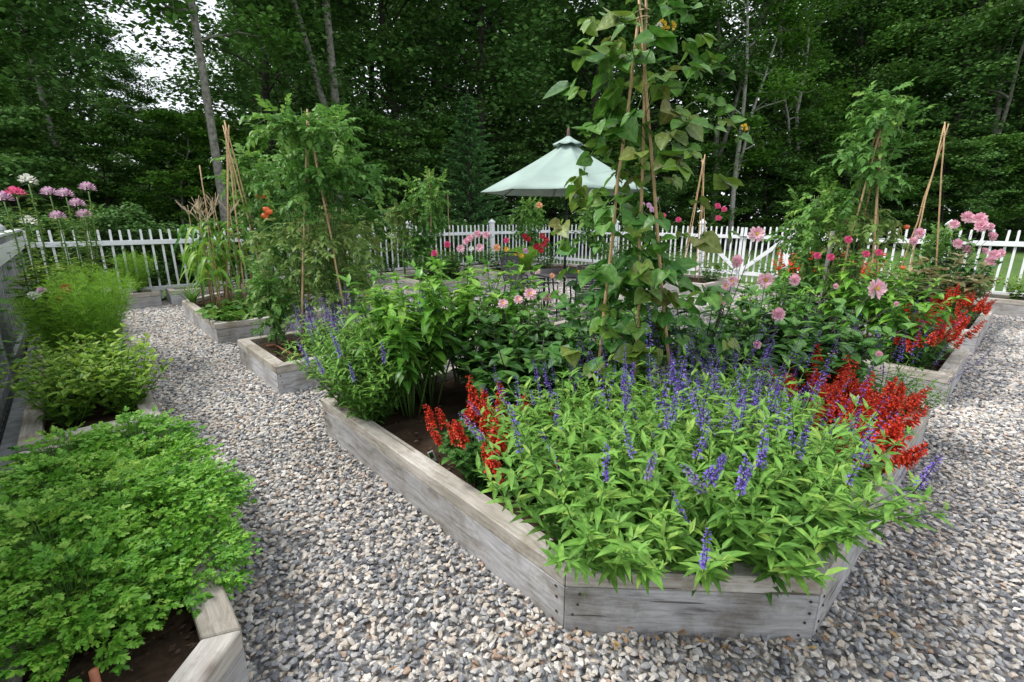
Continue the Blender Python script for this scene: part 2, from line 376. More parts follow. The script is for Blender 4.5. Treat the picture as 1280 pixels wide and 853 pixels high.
# ------------------------------------------------------------------ object helpers
def ob(name, data, parent=None, loc=None, rot=None, scale=None, **props):
    o = bpy.data.objects.new(name, data); COL.objects.link(o)
    if parent: o.parent = parent
    if loc is not None: o.location = loc
    if rot is not None: o.rotation_euler = rot
    if scale is not None: o.scale = (scale,) * 3 if np.ndim(scale) == 0 else scale
    for k, v in props.items():
        if v: o[k] = v
    return o
def thing(name, label, cat, loc=(0, 0, 0), rz=0., group=None, scale=None, data=None):
    return ob(name, data, None, loc, (0, 0, rz), scale, label=label, category=cat, group=group)
def zto(d):
    return Vector(d).to_track_quat('Z', 'Y').to_euler()

# ------------------------------------------------------------------ ground
def sheet(name, pts, z, mat, n=1):
    mb = MB(); mb.add([(p[0], p[1], z) for p in pts], np.arange(len(pts)))
    o = ob(name, mb.mesh(name, mat, False)); o['kind'] = 'structure'; return o
lawnm, nt, out = newmat('lawn_grass')
tc = N_(nt, 'ShaderNodeTexCoord'); n1 = N_(nt, 'ShaderNodeTexNoise', Scale=14.0, Detail=8.0); n2 = N_(nt, 'ShaderNodeTexNoise', Scale=.25, Detail=4.0)
nt.links.new(tc.outputs['Object'], n1.inputs['Vector']); nt.links.new(tc.outputs['Object'], n2.inputs['Vector'])
r1 = ramp(nt, [(.3, (.045, .10, .018)), (.7, (.12, .22, .035))]); nt.links.new(n1.outputs['Fac'], r1.inputs['Fac'])
r2 = ramp(nt, [(.3, (.7, .75, .7)), (.7, (1.1, 1.1, 1.0))]); nt.links.new(n2.outputs['Fac'], r2.inputs['Fac'])
mm = N_(nt, 'ShaderNodeMix', data_type='RGBA', blend_type='MULTIPLY'); mm.inputs[0].default_value = 1
nt.links.new(r1.outputs[0], mm.inputs[6]); nt.links.new(r2.outputs[0], mm.inputs[7])
p = N_(nt, 'ShaderNodeBsdfPrincipled', Roughness=.9); nt.links.new(mm.outputs[2], p.inputs['Base Color'])
b = N_(nt, 'ShaderNodeBump', Strength=1, Distance=.05); nt.links.new(n1.outputs['Fac'], b.inputs['Height']); nt.links.new(b.outputs[0], p.inputs['Normal'])
nt.links.new(p.outputs[0], out.inputs['Surface'])
sheet('lawn', [(-400, -400), (400, -400), (400, 400), (-400, 400)], -.03, lawnm)
floorm = plain('forest_floor', (.03, .035, .018), .95, noise=.5, scale=2)
sheet('forest_floor', [(-90, 11), (-14, 9.5), (-6, 17.5), (3, 21), (12, 25), (26, 26), (60, 20), (90, 60), (60, 140), (-90, 140)], -.022, floorm)
sheet('gravel_path', [E(-1.75, -3), E(10.98, -3), E(10.98, 11.08), E(-1.75, 11.08)], -.004, M['gravel'])
sheet('soil_strip', [E(-1.9, -3), E(-1.5, -3), E(-1.5, 11.08), E(-1.9, 11.08)], .012, plain('bare_soil', (.03, .022, .016), .95, noise=.5, scale=20))

# ------------------------------------------------------------------ raised beds
BEDS = []
def offset(poly, d):
    n = len(poly); out = []
    for i in range(n):
        p0, p1, p2 = (np.array(poly[(i + k) % n], float) for k in (-1, 0, 1))
        d1 = nrm(p1 - p0); d2 = nrm(p2 - p1)
        n1 = np.array([-d1[1], d1[0]]); n2 = np.array([-d2[1], d2[0]])
        bis = nrm(n1 + n2); out.append(p1 + bis * d / max(.3, bis @ n1))
    return out
def inpoly(x, y, poly):
    x = np.asarray(x); y = np.asarray(y); r = np.zeros(x.shape, bool); n = len(poly)
    for i in range(n):
        x0, y0 = poly[i]; x1, y1 = poly[(i + 1) % n]
        c = ((y0 > y) != (y1 > y)) & (x < (x1 - x0) * (y - y0) / ((y1 - y0) or 1e-9) + x0)
        r ^= c
    return r
def bev(me, w):
    bm = bmesh.new(); bm.from_mesh(me)
    bmesh.ops.bevel(bm, geom=list(bm.edges), offset=w, segments=1, affect='EDGES', clamp_overlap=True)
    bm.to_mesh(me); bm.free()
def raised_bed(label, abpoly, soil_z=.22, screws=False, hgt=.28, chips=400):
    poly = [E(a, b).to_2d() for a, b in abpoly]
    area = sum(poly[i].x * poly[(i + 1) % len(poly)].y - poly[(i + 1) % len(poly)].x * poly[i].y for i in range(len(poly)))
    if area < 0: poly = poly[::-1]
    poly = [tuple(p) for p in poly]
    BEDS.append(poly)
    c = np.mean(poly, axis=0)
    t = thing('raised_bed', label, 'raised bed', (c[0], c[1], 0), group='weathered timber raised beds')
    inner = offset(poly, .105); pin = offset(poly, .042); pout = offset(poly, .003)
    n = len(poly)
    for i in range(n):
        a, b = np.array(poly[i]), np.array(poly[(i + 1) % n]); ang = math.atan2(*(b - a)[::-1]); L = np.linalg.norm(b - a)
        R = np.array([[math.cos(ang), math.sin(ang)], [-math.sin(ang), math.cos(ang)]])
        lo = lambda q: tuple(R @ (np.array(q) - a))
        # lower plank, butted
        mb = MB(); q = [lo(pout[i]), lo(pout[(i + 1) % n]), lo(pin[(i + 1) % n]), lo(pin[i])]
        q = [(x + (.0015 if k in (0, 3) else -.0015), y) for k, (x, y) in enumerate(q)]
        prism(mb, q, -.02, hgt - .078); me = mb.mesh('plank', M['plank'], False); bev(me, .003)
        pl = ob('plank', me, t, (a[0] - c[0], a[1] - c[1], 0), (0, 0, ang))
        mb = MB(); q = [lo(poly[i]), lo(poly[(i + 1) % n]), lo(inner[(i + 1) % n]), lo(inner[i])]
        q = [(x + (.002 if k in (0, 3) else -.002), y) for k, (x, y) in enumerate(q)]
        prism(mb, q, hgt - .074, hgt); me = mb.mesh('top_rail', M['rail'], False); bev(me, .005)
        rl = ob('top_rail', me, t, (a[0] - c[0], a[1] - c[1], 0), (0, 0, ang))
        if screws:
            for par, zs in ((pl, (.02, .075, .13, .18)),):
                for z in zs:
                    for x in (.03 + rng.uniform(0, .03), L - .03 - rng.uniform(0, .03)):
                        sb = MB(); lathe(sb, [(.0055, 0), (.0055, .003), (.003, .004)], 8)
                        ob('screw', sb.mesh('screw', M['screw']), par, (x, .002, z + rng.uniform(-.008, .008)), (PI / 2, 0, 0))
    # soil
    ins = offset(poly, .08); xs = [p[0] for p in ins]; ys = [p[1] for p in ins]
    mb = MB(); s = .09
    gx = np.arange(min(xs), max(xs) + s, s); gy = np.arange(min(ys), max(ys) + s, s)
    X, Y = np.meshgrid(gx, gy, indexing='ij'); X = X - c[0]; Y = Y - c[1]
    Z = soil_z + rng.uniform(-.012, .015, X.shape)
    V = np.stack([X.ravel(), Y.ravel(), Z.ravel()], 1); ny = len(gy)
    F = []
    for i in range(len(gx) - 1):
        for j in range(ny - 1):
            cx, cy = gx[i] + s / 2, gy[j] + s / 2
            if all(inpoly(np.array([gx[i + u] ]), np.array([gy[j + v]]), offset(poly, .045))[0] for u in (0, 1) for v in (0, 1)):
                F.append((i * ny + j, (i + 1) * ny + j, (i + 1) * ny + j + 1, i * ny + j + 1))
    if F: mb.add(V, np.array(F), rng.uniform(.2, .6, len(V)))
    # crumbs and bark chips
    K = chips; px = rng.uniform(min(xs), max(xs), K * 3); py = rng.uniform(min(ys), max(ys), K * 3); k = inpoly(px, py, ins)
    px, py = px[k][:K], py[k][:K]
    P = np.stack([px - c[0], py - c[1], np.full(len(px), soil_z + .012)], 1)
    sz = rng.uniform(.012, .04, len(px))
    scatter(mb, DIA, P, rdir(len(px), -.3, .3), rdir(len(px), .5, 1), sz, sz * rng.uniform(.3, .8, len(px)), rng.uniform(.1, 1., len(px)))
    mb.mesh
    ob('soil', mb.mesh('soil', M['soil'], False), t)
    return t
CH = .68
def Lbed(label, fa, fb, **k):
    f = lambda a, b: (a if not fa else 9.64 - a, b if not fb else 9.64 - b)
    P = [(CH, 0), (3.08, 0), (3.08, 1.42), (1.42, 1.42), (1.42, 3.08), (0, 3.08), (0, CH)]
    P = [f(a, b) for a, b in P]
    return raised_bed(label, P, **k)
Lbed('large angled grey timber bed in front, full of salvias, dahlias and climbing beans', 0, 0, screws=True, chips=1500)
Lbed('angled grey timber bed at far left holding the corn and squash', 0, 1)
Lbed('angled grey timber bed at far right with red salvias and bronze leaves', 1, 0)
Lbed('angled grey timber bed in the far corner behind the patio umbrella', 1, 1, chips=50)
raised_bed('short grey timber bed with bare soil, stakes and a tall tomato', [(0, 4.15), (1.5, 4.15), (1.5, 5.5), (0, 5.5)], screws=True, chips=700)
raised_bed('short grey timber bed with staked tomatoes right of the dahlias', [(4.15, 0), (5.5, 0), (5.5, 1.5), (4.15, 1.5)])
raised_bed('short timber bed holding a tomato stake before the left far fence', [(4.15, 8.2), (5.5, 8.2), (5.5, 9.64), (4.15, 9.64)], chips=50)
raised_bed('short timber bed with a bare cane teepee near the gate', [(8.2, 4.15), (9.64, 4.15), (9.64, 5.5), (8.2, 5.5)], chips=50)
raised_bed('small pale timber planter glimpsed behind the bean poles', [(2.85, 3.08), (3.08, 2.85), (3.75, 2.85), (3.75, 3.75), (2.85, 3.75)], chips=50)
raised_bed('grey timber border bed under the parsley in the near left corner', [(-1.62, 1.0), (-1.2, 1.0), (-.98, 1.22), (-.98, 3.42), (-1.62, 3.42)], chips=900, hgt=.28, soil_z=.2)
raised_bed('long grey timber border bed of basil, cosmos and cleome beside the left fence', [(-1.62, 3.52), (-.92, 3.52), (-.92, 9.3), (-1.62, 9.3)], chips=500)
raised_bed('small timber border box in the far left corner of the path', [(-.6, 10.38), (-.12, 10.38), (-.12, 10.95), (-.6, 10.95)], chips=20)
raised_bed('grey timber border bed along the far left fence behind the corn', [(.02, 10.38), (9.9, 10.38), (9.9, 10.95), (.02, 10.95)], chips=20)
raised_bed('grey timber border bed along the right fence beyond the gravel', [(10.05, -2.5), (10.85, -2.5), (10.85, 2.9), (10.05, 2.9)], chips=20)

# ------------------------------------------------------------------ gravel stones
def ico(sub):
    bm = bmesh.new(); bmesh.ops.create_icosphere(bm, subdivisions=sub, radius=1.0)
    V = np.array([v.co[:] for v in bm.verts]); F = np.array([[v.index for v in f.verts] for f in bm.faces]); bm.free(); return V, F
def pebbles():
    s = .0245
    g = np.arange(-4.2, 13, s)
    # grid in world, keep what the garden holds and the wide view may see
    xs = np.arange(-9, 10.5, s); ys = np.arange(.55, 12.5, s)
    X, Y = np.meshgrid(xs, ys); X = X.ravel(); Y = Y.ravel()
    keep = np.abs(X) < Y * 1.18 + .75
    a = (X - AX) * SP + (Y - AY) * CP; b = -(X - AX) * CP + (Y - AY) * SP
    keep &= (a > -1.5) & (a < 10.9) & (b < 11) & (b > -3)
    dens = np.clip(1.25 - (Y - 4.5) * .12, .32, 1); keep &= rng.random(len(X)) < dens
    X, Y = X[keep], Y[keep]
    X = X + rng.normal(0, .009, len(X)); Y = Y + rng.normal(0, .009, len(Y))
    for p in BEDS:
        k = ~inpoly(X, Y, offset(p, .0)); X, Y = X[k], Y[k]
    mb = MB()
    for sub, sel in ((2, Y < 3.2), (1, Y >= 3.2)):
        x, y = X[sel], Y[sel]; N = len(x)
        V0, F0 = ico(sub)
        for part in range(10):
            idx = np.arange(part, N, 10); n = len(idx)
            v = V0.copy()
            if sub == 2:   # chipped, slightly faceted stone shapes
                for _ in range(13):
                    d = nrm(rng.normal(0, 1, 3)); h = rng.uniform(.38, .72); dd = v @ d; v = v - np.maximum(dd - h, 0)[:, None] * d
            else: v = v * rng.uniform(.75, 1.15, (len(v), 1))
            far = np.clip((y[idx] - 4) * .06, 0, .5)
            L = rng.uniform(.013, .0255, n) * (1 + far); W = L * rng.uniform(.5, .85, n); H = L * rng.uniform(.35, .65, n)
            q = rng.normal(0, 1, (n, 2)); a0 = rng.uniform(0, 2 * PI, n); ti = rng.normal(0, .32, (n, 2))
            ex = np.stack([np.cos(a0), np.sin(a0), ti[:, 0]], 1); ex = nrm(ex)
            up = nrm(np.stack([ti[:, 1], ti[:, 0] * .5, np.ones(n)], 1)); ey = nrm(np.cross(up, ex)); ez = np.cross(ex, ey)
            P = np.stack([x[idx], y[idx], rng.uniform(.0, .016, n) + H * .3], 1)
            W3 = P[:, None] + ex[:, None] * (v[None, :, 0] * L[:, None])[..., None] + ey[:, None] * (v[None, :, 1] * W[:, None])[..., None] + ez[:, None] * (v[None, :, 2] * H[:, None])[..., None]
            off = (np.arange(n) * len(v))[:, None, None]
            mb.add(W3.reshape(-1, 3), (F0[None] + off).reshape(-1, 3), np.repeat(np.clip(rng.random(n) + .07 * np.sin(x[idx] * 2.1 + 1.3 * np.sin(y[idx] * 1.7)), 0, .999), len(v)))
    o = ob('gravel_stones', mb.mesh('gravel_stones', M['stone'], False)); o['kind'] = 'stuff'
    o['label'] = 'loose grey, cream and tan gravel covering the paths'; o['category'] = 'gravel'
pebbles()

# ------------------------------------------------------------------ fences
def picket_mesh(h, w=.036, t=.02):
    mb = MB(); k = 6
    top = [(w / 2 * math.cos(a), h - w / 2 + w / 2 * math.sin(a)) for a in np.linspace(0, PI, k)]
    prof = [(-w / 2, .06), (w / 2, .06)] + top
    n = len(prof); V = [(x, -t / 2, z) for x, z in prof] + [(x, t / 2, z) for x, z in prof]
    mb.add(V, [np.arange(n), (np.arange(n) + n)[::-1], np.array([(i, n + i, n + (i + 1) % n, (i + 1) % n) for i in range(n)])])
    return mb
PK = picket_mesh(1.38).mesh('picket', M['whitewood'], False)
PKG = picket_mesh(1.38, .04).mesh('picket_grey', M['shadedwood'], False)
def post_mesh(mat):
    mb = MB(); box(mb, -.055, .055, -.055, .055, -.02, 1.44)
    box(mb, -.075, .075, -.075, .075, 1.442, 1.475)
    V = [(-.072, -.072, 1.476), (.072, -.072, 1.476), (.072, .072, 1.476), (-.072, .072, 1.476), (0, 0, 1.56)]
    mb.add(V, [np.array([(0, 1, 4), (1, 2, 4), (2, 3, 4), (3, 0, 4)]), np.array([3, 2, 1, 0])])
    box(mb, -.062, .062, -.062, .062, 1.36, 1.38)
    return mb.mesh('post', mat, False)
PO = post_mesh(M['whitewood'])
def fence(label, p0, p1, posts, mat=M['whitewood'], pk=PK, spacing=.152, ends=(0, 1)):
    d = p1 - p0; L = d.length; ang = math.atan2(d.y, d.x)
    t = thing('picket_fence', label, 'fence', p0, ang, 'white picket fence around the garden')
    nrail = 0
    cuts = sorted(set([0] + [q for q in posts] + [L]))
    for q in posts: ob('post', PO if mat is M['whitewood'] else post_mesh(mat), t, (q, 0, 0))
    for c0, c1 in zip(cuts[:-1], cuts[1:]):
        if c1 - c0 < .2: continue
        for z0, z1 in ((1.10, 1.185), (.22, .31)):
            mb = MB(); box(mb, c0 + .057, c1 - .057, -.0, .038, z0, z1); me = mb.mesh('rail', M['whitewood'] if z0 > 1 else mat, False); bev(me, .003)
            ob('rail', me, t, (0, .014, 0))
    n = int(L / spacing)
    for i in range(n):
        x = (i + .5) * L / n
        if any(abs(x - q) < .08 for q in posts): continue
        ob('picket', pk, t, (x, 0, rng.normal(0, .004)), (rng.normal(0, .006), rng.normal(0, .011), 0))
    return t
# fence segments; local +y is to the left of p0 -> p1
C_left = E(-1.78, 11.1); C_far = E(11, 11.1)
fence('white picket fence across the far left, before the dark wood', C_far, C_left, [2.61, 5.45, 8.25])
fence('white picket fence left of the double gate, running to the umbrella', E(11, 5.73), E(11, 11.0), [0.0, 2.71])
fence('white picket fence right of the double gate, reaching the picture edge', E(11, -6), E(11, 3.58), [1.3, 4.1, 6.92, 9.58])
# near left fence, weathered, its shade put into the grey, with thick bottom beam and wire
fl = fence('weathered picket fence close by on the left, shade painted into its grey, with wire and thick bottom beam', E(-1.80, 11.0), E(-1.80, -1.5), [2.9, 5.6, 8.3], M['shadedwood'], PKG, .14)
mb = MB(); box(mb, 0, 12.5, .05, .14, .02, .13); me = mb.mesh('bottom_beam', M['shadedwood'], False); bev(me, .006); ob('bottom_beam', me, fl)
mb = MB(); box(mb, 0, 12.5, .052, .066, 1.16, 1.30); box(mb, 0, 12.5, -.03, .08, 1.383, 1.41); me = mb.mesh('top_board', M['whitewood'], False); ob('top_board', me, fl)
mb = MB()
for z in np.arange(.15, 1.15, .05): box(mb, 5, 12.5, .0495, .0515, z, z + .0016)
for x in np.arange(5, 12.5, .05): box(mb, x, x + .0016, .0515, .0535, .13, 1.15)
ob('wire_netting', mb.mesh('wire_netting', M['wire'], False), fl)
# double gate
def gate(label, b0, b1, hinge_at_far):
    p0 = E(11, b0); L = abs(b1 - b0); ang = A2
    t = thing('gate', label, 'gate', p0, ang, 'the two leaves of the white garden gate')
    for z0, z1 in ((1.10, 1.185), (.22, .31)):
        mb = MB(); box(mb, .06, L - .012, .0, .036, z0, z1); ob('rail', mb.mesh('rail', M['whitewood'], False), t, (0, .014, 0))
    n = 6
    for i in range(n):
        ob('picket', PK, t, (.1 + i * (L - .2) / n + .05, 0, 0))
    mb = MB(); xx = L - .04 if not hinge_at_far else .04
    for x in (.045, L - .035):
        mb = MB(); box(mb, x - .03, x + .03, -.016, .012, .1, 1.36); ob('stile', mb.mesh('stile', M['whitewood'], False), t)
    mb = MB(); a, bb = ((.08, 1.08), (L - .06, .34)) if not hinge_at_far else ((L - .08, 1.08), (.06, .34))
    d = nrm(np.array(bb) - np.array(a)); nn = np.array([-d[1], d[0]]) * .045
    q = [np.array(a) - nn, np.array(bb) - nn, np.array(bb) + nn, np.array(a) + nn]
    V = [(x, .056, z) for x, z in q] + [(x, .078, z) for x, z in q]
    mb.add(V, np.array([(0, 1, 2, 3), (7, 6, 5, 4), (0, 4, 5, 1), (1, 5, 6, 2), (2, 6, 7, 3), (3, 7, 4, 0)]))
    ob('brace', mb.mesh('brace', M['whitewood'], False), t)
    hx = 0.03 if not hinge_at_far else L - .03
    s = 1 if not hinge_at_far else -1
    mb = MB(); box(mb, min(hx, hx + s * .2), max(hx, hx + s * .2), .053, .062, 1.135, 1.155); box(mb, hx - .012, hx + .012, .053, .066, 1.09, 1.2)
    ob('hinge', mb.mesh('hinge', M['iron'], False), t)
    if not hinge_at_far:
        mb = MB(); box(mb, L - .09, L + .03, .053, .07, 1.13, 1.15); ob('latch', mb.mesh('latch', M['iron'], False), t)
gate('right leaf of the white double gate, brace rising to its black hinge on the post', 3.64, 4.65, False)
gate('left leaf of the white double gate, partly behind the dark bean leaves', 4.66, 5.67, True)

# ------------------------------------------------------------------ flower meshes
def stemline(p0, d, L, n=5, curve=None, wob=.03):
    t = np.linspace(0, 1, n)[:, None]; d = np.asarray(d, float)
    c = np.zeros(3) if curve is None else np.asarray(curve, float)
    P = np.asarray(p0, float) + d * L * t + c * (t ** 2) * L + rng.normal(0, wob * L * .25, (n, 3)) * t
    return P
def salvia_spike(L, mat, fl=.0085, seed=0, dens=1.0):
    mb = MB(); c = rng.normal(0, .08, 3); c[2] = 0
    P = stemline((0, 0, 0), (0, 0, 1), L, 6, c, .01); tube(mb, P, (.0016, .0008), 4, .2, 1)
    for w in np.arange(.18, 1., .05 / dens):
        p = P[0] + (P[-1] - P[0]) * w; k = int(rng.integers(4, 8) * (1.15 - .5 * w))
        for j in range(max(3, k)):
            a = rng.uniform(0, 2 * PI); s = fl * (1.15 - .55 * w) * rng.uniform(.7, 1.3)
            d = np.array([math.cos(a), math.sin(a), rng.uniform(-.1, .7)])
            q = p + d * .003 + np.array([0, 0, rng.normal(0, .003)])
            scatter(mb, DIA, [q], [d], [(0, 0, 1)], s, s * .6, rng.uniform(0, .45), bend=.3)
            scatter(mb, DIA, [q + d * s * .6], [d + np.array([0, 0, -.7])], [d], s * .9, s * .9, rng.uniform(.4, 1.))
    return mb.mesh('flower_spike', [mat, M['darkstem']])
def red_spike(L, mat=None):
    mb = MB(); P = stemline((0, 0, 0), (0, 0, 1), L, 5, rng.normal(0, .05, 3) * (1, 1, 0), .01); tube(mb, P, (.002, .001), 4, .2, 1)
    for w in np.arange(.12, 1.02, .085):
        p = P[0] + (P[-1] - P[0]) * w
        for j in range(6 if w < .8 else 4):
            a = rng.uniform(0, 2 * PI); s = .025 * (1.15 - .6 * w) * rng.uniform(.8, 1.2)
            d = nrm(np.array([math.cos(a), math.sin(a), rng.uniform(-.1, .5)]))
            scatter(mb, LANCE, [p], [d], [(0, 0, 1)], s, s * .42, rng.uniform(0, .5), bend=.1)
            scatter(mb, LANCE, [p], [d], [(-d[1], d[0], 0)], s, s * .42, rng.uniform(0, .5))
            scatter(mb, DIA, [p + d * s * .8], [d + np.array([0, 0, -.9])], [d], s * .5, s * .45, rng.uniform(.5, 1.))
            scatter(mb, DIA, [p + d * s * .8], [d + np.array([0, 0, .8])], [d], s * .4, s * .35, rng.uniform(.5, 1.))
    return mb.mesh('flower_spike', [mat or M['red'], M['darkstem']])
BSP = [salvia_spike(L, M['blue'], dens=d_) for L, d_ in ((.18, .9), (.22, .7), (.26, .8), (.14, 1.), (.3, .6))]
LSP = [salvia_spike(L, M['lav'], .009) for L in (.18, .22)]
RSP = [red_spike(L) for L in (.13, .16, .10)]
OSP = [red_spike(L, M['orangered']) for L in (.16, .2)]
def dahlia_head(R, mat, layers=4, openc=False):
    mb = MB()
    for l in range(layers):
        k = 13 - l * 2; f = l / layers; el = -.12 + f * 1.15; rr = R * (1 - .42 * f)
        a = np.arange(k) / k * 2 * PI + l * .4 + rng.normal(0, .07, k)
        D = np.stack([np.cos(a) * math.cos(el), np.sin(a) * math.cos(el), np.full(k, math.sin(el))], 1) + rng.normal(0, .06, (k, 3))
        scatter(mb, PETAL, D * .006 + [0, 0, .004 * l], D, (0, 0, 1), rr * rng.uniform(.88, 1.08, k), R * .42, .35 + .5 * rng.random(k) - f * .25, bend=.18)
    return mb.mesh('flower', mat)
def disc_center(R):
    mb = MB(); lathe(mb, [(R, 0), (R * .9, R * .5), (R * .4, R * .8)], 10); return mb.mesh('flower_center', M['yellow'])
DH = [dahlia_head(.047, M['pink'], 5), dahlia_head(.05, M['pink'], 2), dahlia_head(.042, M['pink'], 4)]
DC = disc_center(.013)
HP = dahlia_head(.04, M['hotpink'], 4); WH = dahlia_head(.035, M['white'], 2); CR = dahlia_head(.035, M['crimson'], 3); PE = dahlia_head(.045, M['peach'], 4); MV = dahlia_head(.04, M['mauve'], 3); YE = dahlia_head(.03, M['yellow'], 3)
def cleome_head(mat):
    mb = MB(); N = 42; D = rdir(N, -.15, 1); 
    scatter(mb, PETAL, D * .038, D + rng.normal(0, .25, (N, 3)), (0, 0, 1), .04, .026, rng.random(N), bend=.3)
    D = rdir(22, -.6, .6); scatter(mb, QUAD, D * .02, D, (0, 0, 1), .085, .0018, rng.random(22), bend=.2)
    return mb.mesh('flower_head', mat)
CLH = {k: cleome_head(M[k]) for k in ('white', 'hotpink', 'mauve')}
def add_flower(t, name, me, wloc, face, scale=1., center=False, stem_from=None, smat='darkstem', srad=.0035):
    """a bloom of thing t at world point wloc facing world direction; with its own stalk as a part"""
    inv = t.matrix_basis.inverted(); loc = inv @ Vector(wloc)
    f = inv.to_3x3() @ Vector(face)
    o = ob(name, me, t, loc, zto(f), scale)
    if center: ob('flower_center', DC, o, (0, 0, .006))
    if stem_from is not None:
        s0 = np.array(inv @ Vector(stem_from)); s1 = np.array(loc)
        mid = (s0 + s1) / 2 + rng.normal(0, .015, 3); mb = MB()
        n = 7; tt = np.linspace(0, 1, n)[:, None]
        P = (1 - tt) ** 2 * s0 + 2 * tt * (1 - tt) * (mid * .5 + (s0 * np.array([.35, .35, 0]) + s1 * np.array([.65, .65, 0]) + np.array([0, 0, mid[2]])) * .5) + tt ** 2 * s1
        tube(mb, P, (srad, srad * .6), 5)
        ob('flower_stalk', mb.mesh('flower_stalk', M[smat]), t)
    return o

# ------------------------------------------------------------------ plant variants
rng = np.random.default_rng(21)
def bush(H, R, nst, nodes, leafL, leafW, tm, mat, stem='stem', per=2, bend=-.35, lean=.5, z0=.12, axil=True, upw=.35, rad=.003):
    fo = MB(); st = MB(); tips = []
    for i in range(nst):
        a = i * 2.4 + rng.uniform(-.4, .4); r = math.sqrt((i + .5) / nst)
        d = np.array([math.cos(a) * r * R / H * 1.05, math.sin(a) * r * R / H * 1.05, 1.]); l = H * (1 - .22 * r ** 2) * rng.uniform(.85, 1.08)
        p0 = (math.cos(a) * r * R * .25, math.sin(a) * r * R * .25, 0)
        P = stemline(p0, d * (1, 1, 1), l, 7, (math.cos(a) * r * .12, math.sin(a) * r * .12, -.10 * r), .04)
        tube(st, P, (rad, rad * .5), 4, .5)
        tips.append((P[-1], nrm(P[-1] - P[-2])))
        T = np.linspace(z0, 1., nodes)
        for k, t in enumerate(T):
            f = t * 6; j = min(5, int(f)); p = P[j] + (P[j + 1] - P[j]) * (f - j); dd = nrm(P[j + 1] - P[j])
            side = k * PI / 2 + a
            m = per
            for q in range(m):
                b = side + q * 2 * PI / m + rng.normal(0, .3)
                ld = np.array([math.cos(b), math.sin(b), upw + rng.normal(0, .22) + .5 * (t > .93)])
                s = rng.uniform(.75, 1.15) * (1.0 if t < .85 else .72)
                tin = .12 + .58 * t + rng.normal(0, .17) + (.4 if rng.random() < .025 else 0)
                s *= 1 if rng.random() > .2 else .6
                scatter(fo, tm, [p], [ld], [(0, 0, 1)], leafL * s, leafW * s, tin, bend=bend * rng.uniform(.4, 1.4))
                if axil and rng.random() < .6:
                    for _ in range(2):
                        ld2 = ld + rng.normal(0, .45, 3) + (0, 0, .4)
                        scatter(fo, tm, [p + nrm(ld) * .012], [ld2], [(0, 0, 1)], leafL * .55 * s, leafW * .55 * s, tin + .12, bend=bend * .8)
    return dict(parts=[('stems', st.mesh('stems', M[stem])), ('foliage', fo.mesh('foliage', M[mat]))], tips=tips, H=H)
def place(name, label, cat, var, a, b, z=.22, scale=1., group=None, rz=None, spikes=None, ns=0, slen=1., outward=0., sname='flower_spike', tilt=None, world=None):
    loc = world if world is not None else E(a, b, z)
    t = thing(name, label, cat, loc, rng.uniform(0, 6.28) if rz is None else rz, group, scale)
    if tilt: t.rotation_euler = (tilt[0], tilt[1], t.rotation_euler[2])
    for n, me in var['parts']: ob(n, me, t)
    if spikes and ns:
        idx = rng.permutation(len(var['tips']))[:ns]
        for i in idx:
            p, d = var['tips'][i]
            dd = Vector(d) + Vector(rng.normal(0, .10, 3)) + Vector((0, 0, .7))
            o = ob(sname, spikes[rng.integers(len(spikes))], t, Vector(p) - dd.normalized() * .015, zto(dd), slen * rng.uniform(.8, 1.25))
    bpy.context.view_layer.update()
    return t

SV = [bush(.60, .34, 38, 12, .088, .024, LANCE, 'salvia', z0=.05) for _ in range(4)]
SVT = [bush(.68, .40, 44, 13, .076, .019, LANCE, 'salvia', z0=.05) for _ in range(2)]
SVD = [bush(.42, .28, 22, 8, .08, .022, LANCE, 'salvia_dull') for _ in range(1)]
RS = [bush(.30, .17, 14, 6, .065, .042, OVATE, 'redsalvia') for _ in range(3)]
pts = [(.22, .72), (.34, .56), (.50, .40), (.66, .24), (.84, .22), (1.02, .36), (1.12, .62), (.4, .98), (.68, .76), (.92, .56), (1.2, .5), (1.3, .68), (.72, 1.06), (1.0, .86), (1.3, .8), (1.5, .95), (1.1, .36), (.5, 1.25), (.8, .4), (1.2, 1.05)]
for i, (a, b) in enumerate(pts):
    place('salvia_plant', 'leafy bright green salvia with violet-blue spikes in the front corner mass', 'salvia', SV[i % 4], a, b, group='violet-blue salvias massed in the front corner', spikes=BSP + LSP[:1], ns=15 if i > 7 else 5, slen=.95, scale=rng.uniform(.86, 1.12), tilt=(.20 if i < 4 else .05, -.10) if i < 5 else None, rz=rng.normal(0, .3) if i < 5 else None)
for (a, b, s) in ((.20, 2.86, 1.1), (.16, 2.6, 1.0), (.48, 2.88, 1.1), (.3, 2.75, 1.15)):
    place('salvia_plant', 'tall pale green salvia spilling over the left end of the front bed', 'salvia', SVT[0], a, b, group='salvias at the left end of the front bed', spikes=BSP, ns=5, scale=s)
for (a, b) in ((2.92, .26), (2.86, .62)):
    place('salvia_plant', 'salvia with leaning violet spikes at the right end of the front bed', 'salvia', SVD[0], a, b, group='salvias at the right end of the front bed', spikes=BSP, ns=9, slen=1.25, scale=.95)
for (a, b) in ((.55, 4.42), (.95, 4.4), (1.25, 4.5), (.7, 4.65)):
    place('salvia_plant', 'slender lavender-spiked salvia in the short bed left of the front bed', 'salvia', SVD[0], a, b, group='lavender salvias in the short left bed', spikes=LSP + BSP[:2], ns=22, slen=1.3, scale=.85)
